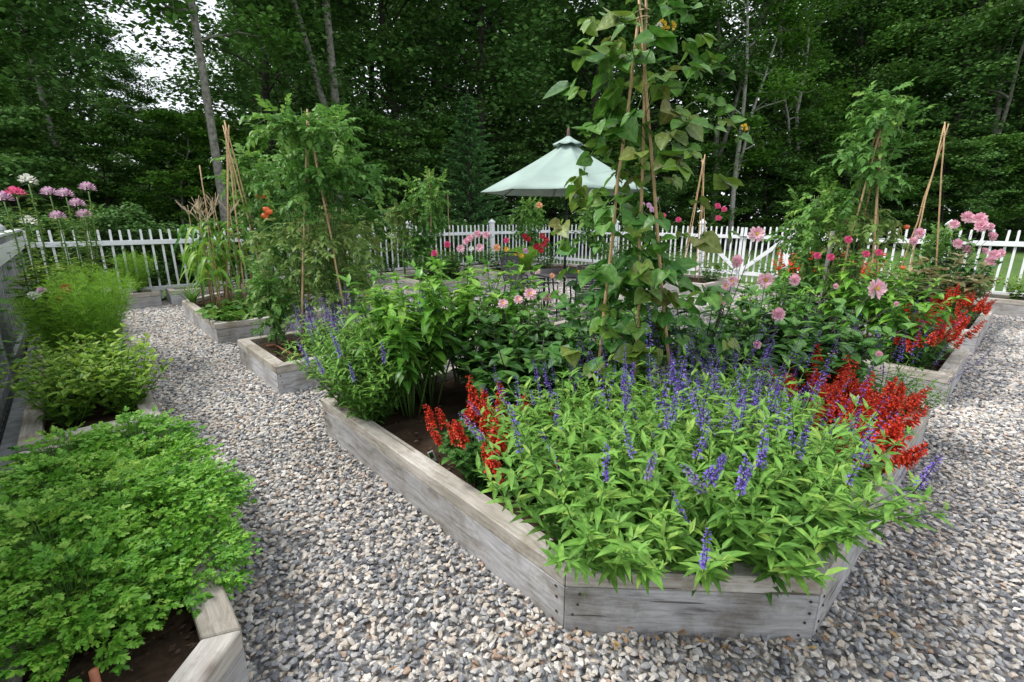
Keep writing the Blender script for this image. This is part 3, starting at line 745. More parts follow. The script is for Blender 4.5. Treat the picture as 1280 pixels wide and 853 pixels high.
# a few long arching spikes leaning out over the right edge
tl = place('salvia_plant', 'salvia whose long violet spikes arch out over the right edge board', 'salvia', SVD[0], 1.6, .34, scale=.5)
for (px, py, Y, fx, fz) in ((1102, 590, 2.3, .3, .9), (1100, 612, 2.25, .5, .7), (1085, 575, 2.3, .1, 1), (1070, 610, 2.15, .1, 1), (1038, 560, 2.3, .15, 1), (1012, 555, 2.35, .1, 1), (1122, 580, 2.4, .2, .9), (1082, 625, 2.1, .2, .9)):
    w = at(px, py + 22, Y); add_flower(tl, 'flower_spike', BSP[1], w, (fx, -.1, fz), 1.15, stem_from=E(1.55, .25, .4), srad=.0022)
tl = place('salvia_plant', 'salvia with three long violet spikes bowing over the far board end', 'salvia', SVD[0], 3.0, .12, scale=.7)
for (px, py, Y, fx, fz) in ((1200, 452, 3.6, .6, .8), (1215, 448, 3.6, .8, .8), (1180, 470, 3.4, .9, .6), (1165, 450, 3.5, .4, .8)):
    w = at(px, py + 12, Y); add_flower(tl, 'flower_spike', BSP[2], w, (fx, .1, fz), 1.25, stem_from=E(2.95, .2, .4), srad=.0022)
# red salvias
for (a, b, s, n) in ((.26, 1.62, 1.0, 9), (.2, 1.45, 1.0, 9), (.5, 1.55, 1.1, 9), (.27, 1.18, .9, 6)):
    place('red_salvia', 'scarlet salvia behind the left edge board of the front bed', 'salvia', RS[int(a * 10) % 3], a, b, group='scarlet salvias at the left edge of the front bed', spikes=RSP, ns=n + 2, scale=s)
for (a, b, s, n) in ((1.45, .22, 1.2, 12), (1.65, .2, 1.25, 14), (1.8, .22, 1.25, 14), (2.0, .24, 1.25, 14), (2.2, .26, 1.2, 12), (1.72, .45, 1.35, 12), (1.98, .5, 1.4, 12), (2.3, .5, 1.3, 9), (2.5, .25, 1.1, 8)):
    place('red_salvia', 'scarlet salvia inside the right edge board of the front bed', 'salvia', RS[int(a * 10) % 3], a - .08, b - .03, group='scarlet salvias at the right edge of the front bed', spikes=RSP, ns=n, scale=s * .88, slen=1.1)
for (a, b) in ((4.35, .25), (4.65, .3), (4.95, .25), (5.25, .3), (5.25, .6)):
    place('red_salvia', 'scarlet salvia in the short bed right of the front bed', 'salvia', RS[int(a * 10) % 3], a, b, group='scarlet salvias in the short right bed', spikes=RSP, ns=11, scale=1.1, slen=1.1)
for (a, b) in ((6.8, .25), (7.1, .3)):
    place('red_salvia', 'scarlet salvia in the far right bed before the bronze leaves', 'salvia', RS[int(a * 10) % 3], a, b, group='scarlet salvias in the far right bed', spikes=RSP, ns=13, scale=1.15, slen=1.1)
for (a, b) in ((4.4, .45), (5.1, .4)):
    place('salvia_plant', 'violet salvia standing among the scarlet ones in the short right bed', 'salvia', SVD[0], a, b, group='violet salvias among the scarlet', spikes=BSP, ns=12, scale=.85, slen=1.3)
for (a, b) in ((8.5, 2.2), (8.6, 2.6), (8.8, 2.4), (8.5, 1.8)):
    place('red_salvia', 'orange-red salvia standing before the right gate post', 'salvia', RS[0], a, b, group='orange-red salvias near the gate', spikes=OSP, ns=14, scale=1.6, slen=1.2)

# peppers
def pepper(H, R, n=7, size=1.):
    v = bush(H, R, n, 10, .15 * size, .066 * size, OVATE, 'pepper', per=3, bend=-.55, z0=.38, axil=True, upw=.1, rad=.007)
    return v
PP = [pepper(1.0, .24, 8), pepper(.95, .26, 8)]
place('pepper_plant', 'tall glossy pepper plant next to the left salvias, with a yellowed leaf', 'pepper plant', PP[0], .4, 2.48, scale=1.08)
place('pepper_plant', 'tall pepper plant in the middle of the left arm of the front bed', 'pepper plant', PP[1], .6, 2.55, scale=1.12)
place('pepper_plant', 'broad pepper plant with striped leaves in front of the patio chair', 'pepper plant', PP[0], 1.25, 2.5, scale=1.12)
place('pepper_plant', 'pepper plant behind the others, topping the left arm of the bed', 'pepper plant', PP[1], .72, 2.8, scale=1.12)
place('pepper_plant', 'leafy pepper plant right behind the tall pepper group', 'pepper plant', PP[0], 1.1, 2.82, scale=1.12)

# dahlias
def dahlia(H, R, n=11):
    return bush(H, R * 1.15, n + 5, 10, .145, .09, OVATE, 'dahlia', stem='darkstem', per=2, bend=-.3, z0=.1, upw=.25, rad=.006)
DV = [dahlia(.85, .33), dahlia(.72, .34, 12), dahlia(.62, .3, 11)]
d1 = place('dahlia_plant', 'dark-leaved dahlia with white-pink blooms left of the bean poles', 'dahlia', DV[1], 1.05, 2.0, scale=1.0)
for (px, py, Y, s) in ((629, 380, 3.1, .85), (648, 375, 3.2, .8), (663, 368, 3.15, 1.1), (685, 373, 3.3, .9), (703, 375, 3.3, .7), (671, 339, 3.6, .7)):
    add_flower(d1, 'flower', DH[1], at(px, py, Y), (.1, -.8, .8), s * .8, True, stem_from=E(1.05, 2.0, .4), smat='stem')
d2 = place('dahlia_plant', 'low dark dahlia bush between the peppers and the bean poles', 'dahlia', DV[2], .85, 1.75, scale=1.15)
place('dahlia_plant', 'leafy flowerless dahlia tucked between the two groups of peppers', 'dahlia', DV[1], 1.0, 2.25, scale=1.05)
d2b = place('dahlia_plant', 'dark dahlia bush at the foot of the bean poles', 'dahlia', DV[1], 1.2, 1.62, scale=1.05)
place('dahlia_plant', 'leafy flowerless dahlia behind the white-pink blooms', 'dahlia', DV[0], 1.25, 2.1, scale=.98)
d3 = place('dahlia_plant', 'dark dahlia with pink blooms just right of the bean poles', 'dahlia', DV[0], 1.95, 1.15, scale=1.0)
for (px, py, Y, s, f, k) in ((946, 293, 3.0, 1.15, (-.2, -.9, .3), 1), (919, 327, 2.95, 1.1, (.5, -.7, .1), 0), (916, 352, 2.85, .8, (-.6, -.6, .3), 1), (908, 358, 2.9, .7, (-.5, -.7, .3), 1), (905, 377, 2.9, .6, (0, -1, .3), 2), (972, 393, 2.7, 1.0, (0, -1, .25), 0), (946, 431, 2.65, .62, (0, -1, .3), 0)):
    add_flower(d3, 'flower', DH[k], at(px, py, Y), f, s * .82, k == 1, stem_from=E(1.95, 1.15, .5))
d4 = place('dahlia_plant', 'dark dahlia with two big pink blooms before the gate post', 'dahlia', DV[0], 2.35, .95, scale=1.02)
for (px, py, Y, s, f, k) in ((957, 350, 3.15, 1.15, (-.3, -.8, -.1), 1), (992, 350, 3.1, .95, (.2, -.9, .2), 0), (1044, 358, 3.3, .5, (.2, -.9, .2), 0)):
    add_flower(d4, 'flower', DH[k], at(px, py, Y), f, s * .85, k == 1, stem_from=E(2.35, .95, .5))
d5 = place('dahlia_plant', 'broad dark dahlia with one large pale pink daisy-like bloom', 'dahlia', DV[1], 2.7, .8, scale=1.2)
for (px, py, Y, s, f, k) in ((1095, 361, 3.3, 1.25, (.15, -.95, .2), 1), (1098, 443, 2.9, .5, (.1, -1, .2), 2), (1120, 380, 3.4, .4, (.1, -1, .2), 2)):
    add_flower(d5, 'flower', DH[k], at(px, py, Y), f, s * .9, k == 1, stem_from=E(2.7, .8, .5))
d6 = place('dahlia_plant', 'dark broad-leaved dahlia without blooms behind the right salvias', 'dahlia', DV[2], 2.05, .85, scale=1.15)
place('dahlia_plant', 'tall flowerless dahlia at the back of the right arm of the front bed', 'dahlia', DV[0], 1.6, 1.25, scale=.98)
place('dahlia_plant', 'dense flowerless dahlia behind the scarlet salvias of the right edge', 'dahlia', DV[1], 2.45, .62, scale=1.05)
place('dahlia_plant', 'dark flowerless dahlia at the inner end of the right arm', 'dahlia', DV[0], 2.75, 1.2, scale=.95)
place('pepper_plant', 'dark green pepper plant at the right end of the front bed', 'pepper plant', PP[1], 2.85, 1.05, scale=1.0)
place('pepper_plant', 'dark green pepper plant at the near end of the short right bed', 'pepper plant', PP[0], 4.45, .85, scale=1.08)
place('pepper_plant', 'tall pepper plant between the big pale dahlia bloom and the right canes', 'pepper plant', PP[1], 4.4, .45, scale=.95)

# ------------------------------------------------------------------ canes, teepees
def cane(mb, p0, p1, r=.013, tint=.5):
    p0 = np.array(p0, float); p1 = np.array(p1, float); n = 9
    t = np.linspace(0, 1, n)[:, None]; P = p0 + (p1 - p0) * t + rng.normal(0, .006, (n, 3)) * np.sin(t * PI)
    tube(mb, P, (r, r * .7), 8, tint)
    for q in np.linspace(.1, .93, 8):
        c = p0 + (p1 - p0) * q; d = nrm(p1 - p0); tube(mb, [c - d * .004, c + d * .004], r * (1.18 - .3 * q), 8, tint)
def teepee(label, bases, apex, over=.25, r=.012, name='cane_teepee'):
    c = sum(bases, Vector()) / len(bases)
    t = thing(name, label, 'cane teepee', c)
    for i, bse in enumerate(bases):
        mb = MB(); d = (Vector(apex) - bse).normalized()
        off = Vector((math.cos(i * 2.1), math.sin(i * 2.1), 0)) * .022
        top = Vector(apex) + off + d * over * rng.uniform(.6, 1.1)
        cane(mb, bse - c, top - c, r); ob('pole', mb.mesh('pole', M['bamboo']), t)
    mb = MB(); a = np.linspace(0, 4 * PI, 30); z = np.linspace(-.03, .03, 30)
    tube(mb, np.stack([np.cos(a) * .036, np.sin(a) * .036, z], 1) + np.array(Vector(apex) - c), .003, 5); ob('twine_binding', mb.mesh('twine_binding', M['twine']), t)
    return t
BA = at(802, 22, 2.62)
bb = [E(1.16, 1.14, .2), E(1.0, 1.36, .2), E(1.36, .98, .2)]
teepee('tall three-cane teepee of tan bamboo carrying the climbing beans', bb, BA, .22, .0105)
def bean_vine(label, bases, apex, n, size=.13, spread=.2, mat='bean', zlo=.1, zhi=1.0, origin=None, name='bean_vine', loose=(), fl=True):
    c = sum(bases, Vector()) / len(bases)
    t = thing(name, label, 'climbing bean', c)
    st = MB(); fo = MB(); cc = np.array(c); ap = np.array(apex)
    for i, bse in enumerate(bases):
        p0 = np.array(bse); m = 40; q = np.linspace(0, 1.0, m)[:, None]; a = np.linspace(0, 16 * PI, m)
        P = p0 + (ap - p0) * q + .02 * np.stack([np.cos(a), np.sin(a), 0 * a], 1) - cc
        tube(st, P, (.004, .002), 5)
    N = n; q = rng.uniform(zlo, zhi, N) ** .9; bi = rng.integers(0, len(bases), N)
    B = np.array([np.array(x) for x in bases])[bi]; P = B + (ap - B) * q[:, None]
    # petiole outward
    D = rdir(N, -.15, .6); l = rng.uniform(.06, spread, N)
    Q = P + D * l[:, None]
    dl = Q - P; ll = np.linalg.norm(dl, axis=1); scatter(st, QUAD, P - cc, dl, (0, 0, 1), ll, .006)
    sz = size * rng.uniform(.55, 1.2, N)
    tn = rng.random(N) * .9
    for k in range(3):
        Y = np.cross([0, 0, 1.], D); d = nrm(D * (1., .2, .2)[k] + Y * (0, .9, -.9)[k] + rng.normal(0, .2, (N, 3))); d[:, 2] -= rng.uniform(.25, .8, N)
        s = sz * (1, .85, .85)[k] * rng.uniform(.75, 1.25, N)
        scatter(fo, HEART, Q - cc + d * .01, d, nrm(D * .6 + rng.normal(0, .35, (N, 3)) + (0, -.25, .8)), s, s * .92, tn + rng.normal(0, .1, N), bend=rng.uniform(-.35, .1, N))
    ob('vine_stems', st.mesh('vine_stems', M['stem']), t); ob('foliage', fo.mesh('foliage', M[mat]), t)
    # loose tendril shoots
    for (pp, qq) in loose:
        sb = MB(); fb = MB(); p0 = np.array(pp); p1 = np.array(qq); tt = np.linspace(0, 1, 8)[:, None]
        P = p0 + (p1 - p0) * tt + np.array([0, 0, .12]) * np.sin(tt * PI); tube(sb, P - cc, (.0035, .0015), 5)
        for k in range(2, 8):
            dd = rdir(2, -.6, .4); s = .075 * rng.uniform(.6, 1.1, 2)
            scatter(fb, HEART, np.repeat([P[k] - cc], 2, 0), dd, nrm(rng.normal(0, .3, (2, 3)) + (0, -.6, .6)), s, s * .9, rng.uniform(.2, .7, 2), bend=-.2)
        ob('shoot', sb.mesh('shoot', M['stem']), t); ob('shoot_leaves', fb.mesh('shoot_leaves', M[mat]), t)
    return t
vine = bean_vine('climbing bean with large green and bronze leaves on the tall teepee', bb, BA, 165, .105, .38, 'bean', .15, 1.0,
    loose=[(at(850, 140, 2.7), at(925, 170, 2.7)), (at(850, 120, 2.6), at(910, 95, 2.6)), (at(780, 180, 2.6), at(730, 215, 2.55)), (at(840, 40, 2.6), at(800, 5, 2.6)), (at(760, 250, 2.6), at(725, 300, 2.6))])
for (px, py) in ((823, 34), (832, 38), (828, 30), (840, 33), (930, 160)):
    mb = MB(); D = rdir(14, -.5, 1); scatter(mb, PETAL, D * .006, D, (0, 0, 1), .016, .014, rng.random(14)); add_flower(vine, 'blossom', mb.mesh('blossom', M['white' if px % 2 else 'yellow']), at(px, py, 2.6), (0, -1, 0))
vb = bean_vine('low tangle of green bean vines crowding the foot of the tall teepee', [E(1.05, 1.5, .2), E(1.35, 1.25, .2), E(1.3, 1.45, .2), E(1.6, 1.1, .2)], E(1.3, 1.4, 1.75), 150, .115, .34, 'beangreen', .08, .72)

# tomatoes
def tomato_var(H, R, n, zlo, zhi, mat, size=.2, seed=0, top=1.0):
    fo = MB(); st = MB()
    for i in range(5):
        a = rng.uniform(0, 6.28); P = stemline((0, 0, 0), (.06 * math.cos(a), .06 * math.sin(a), 1), H, 9, None, .05)
        tube(st, P, (.008, .004), 5)
    nb = 30; P = []; D = []; Q = []
    for i in range(nb):
        qq = rng.beta(1.7, 1.1); z = (zlo + (zhi - zlo) * qq) * H; a = i * 2.4 + rng.normal(0, .5)
        l = R * rng.uniform(.5, 1.35) * (.55 + .6 * math.sin(min(1, qq + .1) * PI * .85)); el = rng.uniform(.0, 1.0)
        B = stemline((0, 0, z), (math.cos(a), math.sin(a), el), l, 7, (0, 0, -.55 - .3 * el), .12); tube(st, B, (.006, .003), 4, cap=False)
        m = max(4, int(n / nb * l / R)); f = rng.uniform(.1, 1, m) * 5.999; j = f.astype(int)
        P.append(B[j] + (B[j + 1] - B[j]) * (f - j)[:, None] + rng.normal(0, .03, (m, 3)))
        dd = nrm(B[-1] - B[0]); D.append(dd * .5 + rng.normal(0, .65, (m, 3)) + (0, 0, .15)); Q.append(np.full(m, qq))
    P = np.concatenate(P); D = np.concatenate(D); q = np.concatenate(Q); n = len(P)
    compound(fo, P, D, size * rng.uniform(.7, 1.15, n), .40, LANCE, .62, -.28, tint=np.clip(.2 + .5 * q + rng.normal(0, .15, n), 0, 1))
    return dict(parts=[('stems', st.mesh('stems', M['stem'])), ('foliage', fo.mesh('foliage', M[mat]))], tips=[], H=H)
TV = [tomato_var(2.45, .5, 430, .52, .97, 'tomato', .19), tomato_var(1.9, .42, 400, .15, 1.0, 'tomato', .18), tomato_var(1.6, .38, 330, .1, 1.0, 'tomato_pale', .16), tomato_var(2.5, .26, 260, .56, 1.0, 'tomato', .17), tomato_var(1.35, .4, 200, .1, 1.0, 'tomato_pale', .15)]
def fruits(t, pts, mat='fruit', r=.035):
    for p in pts:
        mb = MB(); lathe(mb, [(r * .25, -r * .82), (r * .75, -r * .6), (r, 0), (r * .8, r * .55), (r * .3, r * .72)], 12)
        inv = t.matrix_basis.inverted(); ob('tomato', mb.mesh('tomato', M[mat]), t, inv @ Vector(p))
def teep(label, a, b, topz, rad=.28, n=4, r=.011, z0=.2, rot=.3, over=.2):
    bs = [E(a + rad * math.cos(rot + i * 2 * PI / n), b + rad * math.sin(rot + i * 2 * PI / n), z0) for i in range(n)]
    return teepee(label, bs, E(a, b, topz), over, r)
teep('cane teepee inside the tall tomato of the short left bed', .78, 4.88, 2.42, .36, 4, .012)
t1 = place('tomato_plant', 'tall bushy tomato on canes above the short bed with bare soil', 'tomato plant', TV[0], .86, 4.86, scale=.98)
t1b = place('tomato_plant', 'second tomato crowding the right side of the short left bed', 'tomato plant', TV[4], 1.25, 5.2, scale=1.1)
place('tomato_plant', 'pale straggly tomato low around the canes of the short left bed', 'tomato plant', TV[4], .95, 4.8, scale=1.0)
place('tomato_plant', 'straggly tomato reaching down to the bare soil of the short left bed', 'tomato plant', TV[4], .6, 5.1, scale=1.05)
place('tomato_plant', 'pale straggly tomato low around the canes of the short right bed', 'tomato plant', TV[4], 5.1, 1.05, scale=1.1)
fruits(t1, [E(.35, 4.85, .52), E(.3, 4.8, .5), E(.4, 4.9, .56)], 'fruitgreen', .034)
lowt = place('tomato_plant', 'small sparse tomato at the open end of the short left bed', 'tomato plant', tomato_var(.9, .14, 30, .1, .9, 'tomato', .14), .28, 5.05)
# right tall tomato
teep('cane teepee inside the tall tomato right of the dahlias', 5.0, 1.0, 2.45, .34, 5, .012)
t2 = place('tomato_plant', 'tall thin tomato on canes high above the short right bed', 'tomato plant', TV[3], 5.0, 1.0, scale=1.0)
fruits(t2, [at(1133, 284, 5.0), at(1128, 335, 4.9)], 'fruit', .03)
t3 = place('tomato_plant', 'rounded tomato bush left of the tall right tomato', 'tomato plant', TV[1], 4.95, 1.42, scale=.84)
mb = MB(); box(mb, -.03, .03, -.012, .012, 0, 1.25); st = thing('wooden_stake', 'flat grey wooden stake beside the rounded tomato bush', 'stake', E(4.75, 1.2, .2), .6, data=mb.mesh('wooden_stake', M['rail'], False))
teep('bare three-cane teepee against the dark wood at right', 8.4, .95, 2.75, .33, 3, .012, rot=.9)
place('tomato_plant', 'small tomato climbing the bare teepee at right', 'tomato plant', TV[1], 8.75, .75, scale=.62)
teep('slim cane teepee standing between bean leaves and gate', 8.9, 4.8, 2.65, .3, 5, .011)
teep('bundle of tan canes above the squash bed at far left', .75, 7.9, 2.72, .36, 6, .012, rot=.1)
bean_vine('yellow-green bean climbing the canes at far left', [E(.9, 7.6, .2), E(1.1, 8.0, .2), E(.6, 8.1, .2)], E(.85, 7.85, 2.0), 60, .1, .25, 'squash', .1, .9)
# tomatoes of the far left bed, with ripe fruit
t4 = place('tomato_plant', 'tomato with ripe orange fruit behind the cane bundle', 'tomato plant', TV[1], 1.2, 8.3, scale=1.2)
fruits(t4, [at(327, 245, 7.5), at(333, 262, 7.4), at(336, 265, 7.4), at(331, 270, 7.45), at(324, 244, 7.5)], 'fruit', .045)
t5 = place('tomato_plant', 'pale tomato against the fence behind the tall left tomato', 'tomato plant', TV[2], 2.0, 8.9, scale=1.0)
t5b = place('tomato_plant', 'pale sparse tomato at the right end of the far left bed', 'tomato plant', TV[2], 2.7, 9.0, scale=.95)
t6 = place('tomato_plant', 'green tomato column on a cane left of the spruce', 'tomato plant', TV[1], 4.75, 9.0, scale=1.15)
t7 = place('tomato_plant', 'small round tomato in front of the far fence post', 'tomato plant', TV[1], 7.9, 8.9, scale=.92)
t8 = place('tomato_plant', 'pale tomato before the fence just right of the umbrella pole', 'tomato plant', TV[1], 8.9, 7.6, scale=.9)
t9 = place('tomato_plant', 'tomato at the left end of the bed before the far left fence', 'tomato plant', TV[2], 4.3, 9.3, scale=.98)
def single_stake(label, a, b, h, r=.011, mat='bamboo', lean=(0, 0)):
    mb = MB(); cane(mb, (0, 0, 0), (lean[0], lean[1], h), r); return thing('garden_stake', label, 'stake', E(a, b, .2), 0, data=mb.mesh('garden_stake', M[mat]))
single_stake('single cane rising out of the tomato column by the spruce', 4.8, 8.9, 2.4, .018)
single_stake('thin cane standing just left of the spruce', 5.4, 9.1, 2.0)
single_stake('cane standing upright in the corn at far left', .35, 7.9, 2.1)
single_stake('cane on the far side of the tall left tomato', 2.4, 8.7, 1.5)

# corn, grasses, squash
def ribbon(mb, P, w, up=(0, 0, 1), tint=.5):
    P = np.asarray(P, float); D = nrm(np.gradient(P, axis=0)); Y = nrm(np.cross(np.asarray(up, float) + 1e-3, D)); n = len(P)
    t = np.linspace(0, 1, n); W = w * (np.minimum(1, t * 5 + .35) * (1 - t ** 2.2))[:, None] / 2; Z = np.cross(D, Y)
    V = np.concatenate([P - Y * W + Z * W * .35, P, P + Y * W + Z * W * .35]); F = []
    for i in range(n - 1): F += [(i, i + 1, n + i + 1, n + i), (n + i, n + i + 1, 2 * n + i + 1, 2 * n + i)]
    mb.add(V, np.array(F), tint)
def corn_var(H, nl=12):
    st = MB(); fo = MB(); ta = MB(); tube(st, stemline((0, 0, 0), (0, 0, 1), H, 6, None, .02), (.014, .006), 6)
    for i in range(nl):
        a = i * 2.6 + rng.normal(0, .3); z = H * (.28 + .62 * i / nl); L = rng.uniform(.55, .8); q = np.linspace(0, 1, 12)
        r = q * L * .55; zz = z + L * (.75 * q - 1.15 * q ** 2)
        ribbon(fo, np.stack([np.cos(a) * r, np.sin(a) * r, zz], 1), .075, tint=rng.uniform(.1, 1))
    for i in range(11):
        a = rng.uniform(0, 6.28); tube(ta, stemline((0, 0, H), (math.cos(a) * .35, math.sin(a) * .35, 1), rng.uniform(.14, .26), 5, (math.cos(a) * .3, math.sin(a) * .3, -.1)), (.003, .0025), 4)
    return dict(parts=[('stalk', st.mesh('stalk', M['drystem'])), ('leaf_blades', fo.mesh('leaf_blades', M['corn'])), ('tassel', ta.mesh('tassel', M['twine']))], tips=[])
CN = [corn_var(1.45), corn_var(1.3, 8)]
for (a, b) in ((.22, 7.75), (.3, 8.05), (.2, 8.35), (.5, 8.3), (.48, 7.95), (.25, 7.5), (.6, 7.7), (.35, 8.6)):
    place('corn_plant', 'drooping green corn plant with tassel at the left end of the far left bed', 'corn', CN[int(a * 100) % 2], a, b, group='corn at far left', scale=rng.uniform(.92, 1.05))
def tuft(n, L, w, mat, spread=1.):
    mb = MB()
    for i in range(n):
        a = rng.uniform(0, 6.28); l = L * rng.uniform(.6, 1.1); q = np.linspace(0, 1, 9); r = q * l * .5 * spread
        ribbon(mb, np.stack([np.cos(a) * r, np.sin(a) * r, l * (1.1 * q - .8 * q ** 2)], 1) + (rng.normal(0, .03), rng.normal(0, .03), 0), w, tint=rng.random())
    return dict(parts=[('blades', mb.mesh('blades', M[mat]))], tips=[])
place('ornamental_grass', 'arching yellow-green grass tuft at the far left bed corner', 'grass tuft', tuft(26, .75, .028, 'squash'), .12, 8.75, scale=1.)
place('ornamental_grass', 'small grassy tuft drooping over the far left bed edge', 'grass tuft', tuft(20, .4, .02, 'corn'), .15, 7.4, scale=1.)
def squash_var(R, n, size=.11, h=.16, mat='squash'):
    fo = MB(); st = MB(); P = np.stack([rng.uniform(-R, R, n), rng.uniform(-R, R, n), rng.uniform(.04, h, n)], 1)
    P = P[np.hypot(P[:, 0], P[:, 1]) < R]; n = len(P); s = size * rng.uniform(.6, 1.2, n)
    scatter(fo, HEART, P, rdir(n, -.35, .3), nrm(rng.normal(0, .35, (n, 3)) + (0, 0, 1)), s, s * .95, rng.random(n), bend=-.15)
    P0 = P * (1, 1, 0); d = P - P0; scatter(st, QUAD, P0, d, (1, 0, 0), np.linalg.norm(d, axis=1), .006)
    return dict(parts=[('stems', st.mesh('stems', M['stem'])), ('foliage', fo.mesh('foliage', M[mat]))], tips=[])
SQ = squash_var(.34, 130); SQ2 = squash_var(.34, 120, .1, .35)
for (a, b, v) in ((.3, 6.9, SQ), (.4, 7.45, SQ), (.9, 6.95, SQ), (1.1, 7.4, SQ2), (.75, 7.3, SQ2)):
    place('squash_plant', 'low yellow-green squash sprawling in the far left bed', 'squash', v, a, b, group='squash in the far left bed')
for (a, b) in ((1.9, 8.55), (2.4, 8.6), (2.8, 8.6)):
    place('squash_plant', 'low squash behind the right face of the far left bed', 'squash', SQ2, a, b, group='squash in the right arm of the far left bed')

# border along the left fence: basil, cosmos, cleome, parsley
BAS = [bush(.36, .19, 18, 8, .062, .036, OVATE, 'basil', bend=-.25) for _ in range(2)]
for i, (a, b) in enumerate(((-1.38, 3.9), (-1.08, 3.92), (-1.4, 4.25), (-1.1, 4.25), (-1.4, 4.6), (-1.12, 4.6), (-1.36, 4.95))):
    place('basil_plant', 'yellow-green basil bush in the near rows of the left border bed', 'basil', BAS[i % 2], a, b, group='basil rows in the left border bed', scale=rng.uniform(1.2, 1.4))
def feather_var(H, R, n):
    fo = MB(); st = MB(); 
    for i in range(18):
        a = i * 2.4; r = math.sqrt((i + .5) / 18); d = (math.cos(a) * r * R / H, math.sin(a) * r * R / H, 1)
        P = stemline((0, 0, 0), d, H * (1 - .2 * r), 6, None, .03); tube(st, P, (.004, .0015), 4)
        m = n // 18; q = rng.uniform(.15, 1, m); f = q * 4.999; j = f.astype(int); p = P[j] + (P[j + 1] - P[j]) * (f - j)[:, None]
        D = rdir(m, -.1, .9); l = rng.uniform(.04, .11, m)
        scatter(fo, QUAD, p, D, rdir(m), l, .0035, .3 + .5 * q + rng.normal(0, .12, m), bend=-.2)
        for k in range(2):
            scatter(fo, QUAD, p + D * (l * .45)[:, None], D + rng.normal(0, .5, (m, 3)), rdir(m), l * .5, .003, .3 + .5 * q + rng.normal(0, .12, m))
    return dict(parts=[('stems', st.mesh('stems', M['stem'])), ('foliage', fo.mesh('foliage', M['feather']))], tips=[])
FE = [feather_var(.82, .36, 3000), feather_var(.68, .34, 2600)]
cos_pts = [(-1.12, 5.35), (-1.4, 5.5), (-1.1, 5.9), (-1.4, 6.1), (-1.15, 6.5), (-1.1, 7.1)]
cp = []
for i, (a, b) in enumerate(cos_pts):
    cp.append(place('cosmos_plant', 'feathery bright green cosmos behind the basil in the left border', 'cosmos', FE[i % 2], a, b, group='cosmos in the left border', scale=rng.uniform(1.0, 1.2)))
for (px, py, Y, me, s, i) in ((133, 363, 4.5, WH, .9, 0), (84, 361, 4.2, CR, 1.1, 1), (75, 373, 4.2, CR, .7, 1), (45, 370, 4.1, WH, 1, 1), (52, 364, 4.15, MV, .8, 1), (40, 369, 4.1, WH, .8, 1)):
    add_flower(cp[i], 'flower', me, at(px, py, Y), (.1, -.6, .8), s, stem_from=E(*cos_pts[i], .6), smat='stem', srad=.0018)
def cleome_var(H, n=7):
    fo = MB(); st = MB(); tube(st, stemline((0, 0, 0), (0, 0, 1), H, 7, None, .03), (.009, .005), 6)
    for k in range(60):
        z = H * (.10 + .86 * k / 60); a = k * 2.4; D = np.array([[math.cos(a), math.sin(a), .35]]); 
        for j in range(5):
            b = (j - 2) * .5; d = np.array([math.cos(a + b), math.sin(a + b), .2 + rng.normal(0, .15)]); s = (.13 if z < H * .6 else .05) * rng.uniform(.7, 1.1)
            scatter(fo, LANCE, [(math.cos(a) * .04 * (z < H * .55), math.sin(a) * .04 * (z < H * .55), z)], [d], [(0, 0, 1)], s, s * .3, rng.random(), bend=-.2)
    for k in range(16):
        a = rng.uniform(0, 6.28); z = H * rng.uniform(.7, .97); tube(st, stemline((0, 0, z), (math.cos(a), math.sin(a), .15), .11, 4, (0, 0, -.3)), (.0012, .001), 3)
    return dict(parts=[('stems', st.mesh('stems', M['stem'])), ('foliage', fo.mesh('foliage', M['cleome']))], tips=[])
CV = [cleome_var(1.45), cleome_var(1.25)]
ch = ((35, 228, 4.6, 'white', 'tall cleome with the highest, white head at far left'), (20, 244, 4.3, 'hotpink', 'cleome with a deep pink head nearest the left edge'), (62, 243, 5.0, 'mauve', 'cleome with a mauve head between the white and violet ones'), (82, 245, 4.9, 'mauve', 'cleome with a broad pinkish violet head above the left fence corner'), (110, 237, 5.0, 'mauve', 'cleome with a round mauve head on the straightest stem'), (97, 257, 5.1, 'mauve', 'cleome with a faded mauve head just under the tall one'), (106, 271, 5.0, 'mauve', 'cleome with a pale lilac head low by the fence rail'), (73, 273, 4.9, 'mauve', 'cleome with a small lilac head near the fence corner'), (37, 280, 4.6, 'white', 'cleome with a low white head before the fence corner'), (4, 250, 4.2, 'mauve', 'cleome with a lilac head cut by the left picture edge'))
for (px, py, Y, m, lab) in ch:
    w = at(px, py, Y); a, b = AB(w.x, w.y); base = E(max(-1.5, min(-1.05, a)), b, .22)
    t = place('cleome_plant', lab, 'cleome', CV[0], 0, 0, world=base, scale=(w.z - .22) / 1.47)
    d = w - base; t.rotation_euler = (-math.atan2(d.y, d.z) * 1.0, math.atan2(d.x, d.z) * 1.0, 0); bpy.context.view_layer.update()
    inv = t.matrix_basis.inverted(); ob('flower_head', CLH[m], t, inv @ w, None, 1. / t.scale[0])
for (a, b) in ((-1.3, 7.9), (-1.2, 8.6), (-1.35, 6.9), (-.4, 10.6)):
    place('herb_bush', 'yellow-green herb bush crowding the far end of the left border', 'herb', FE[1] if b > 8 else BAS[0], a, b, group='herbs at the far end of the left border', scale=1.2)
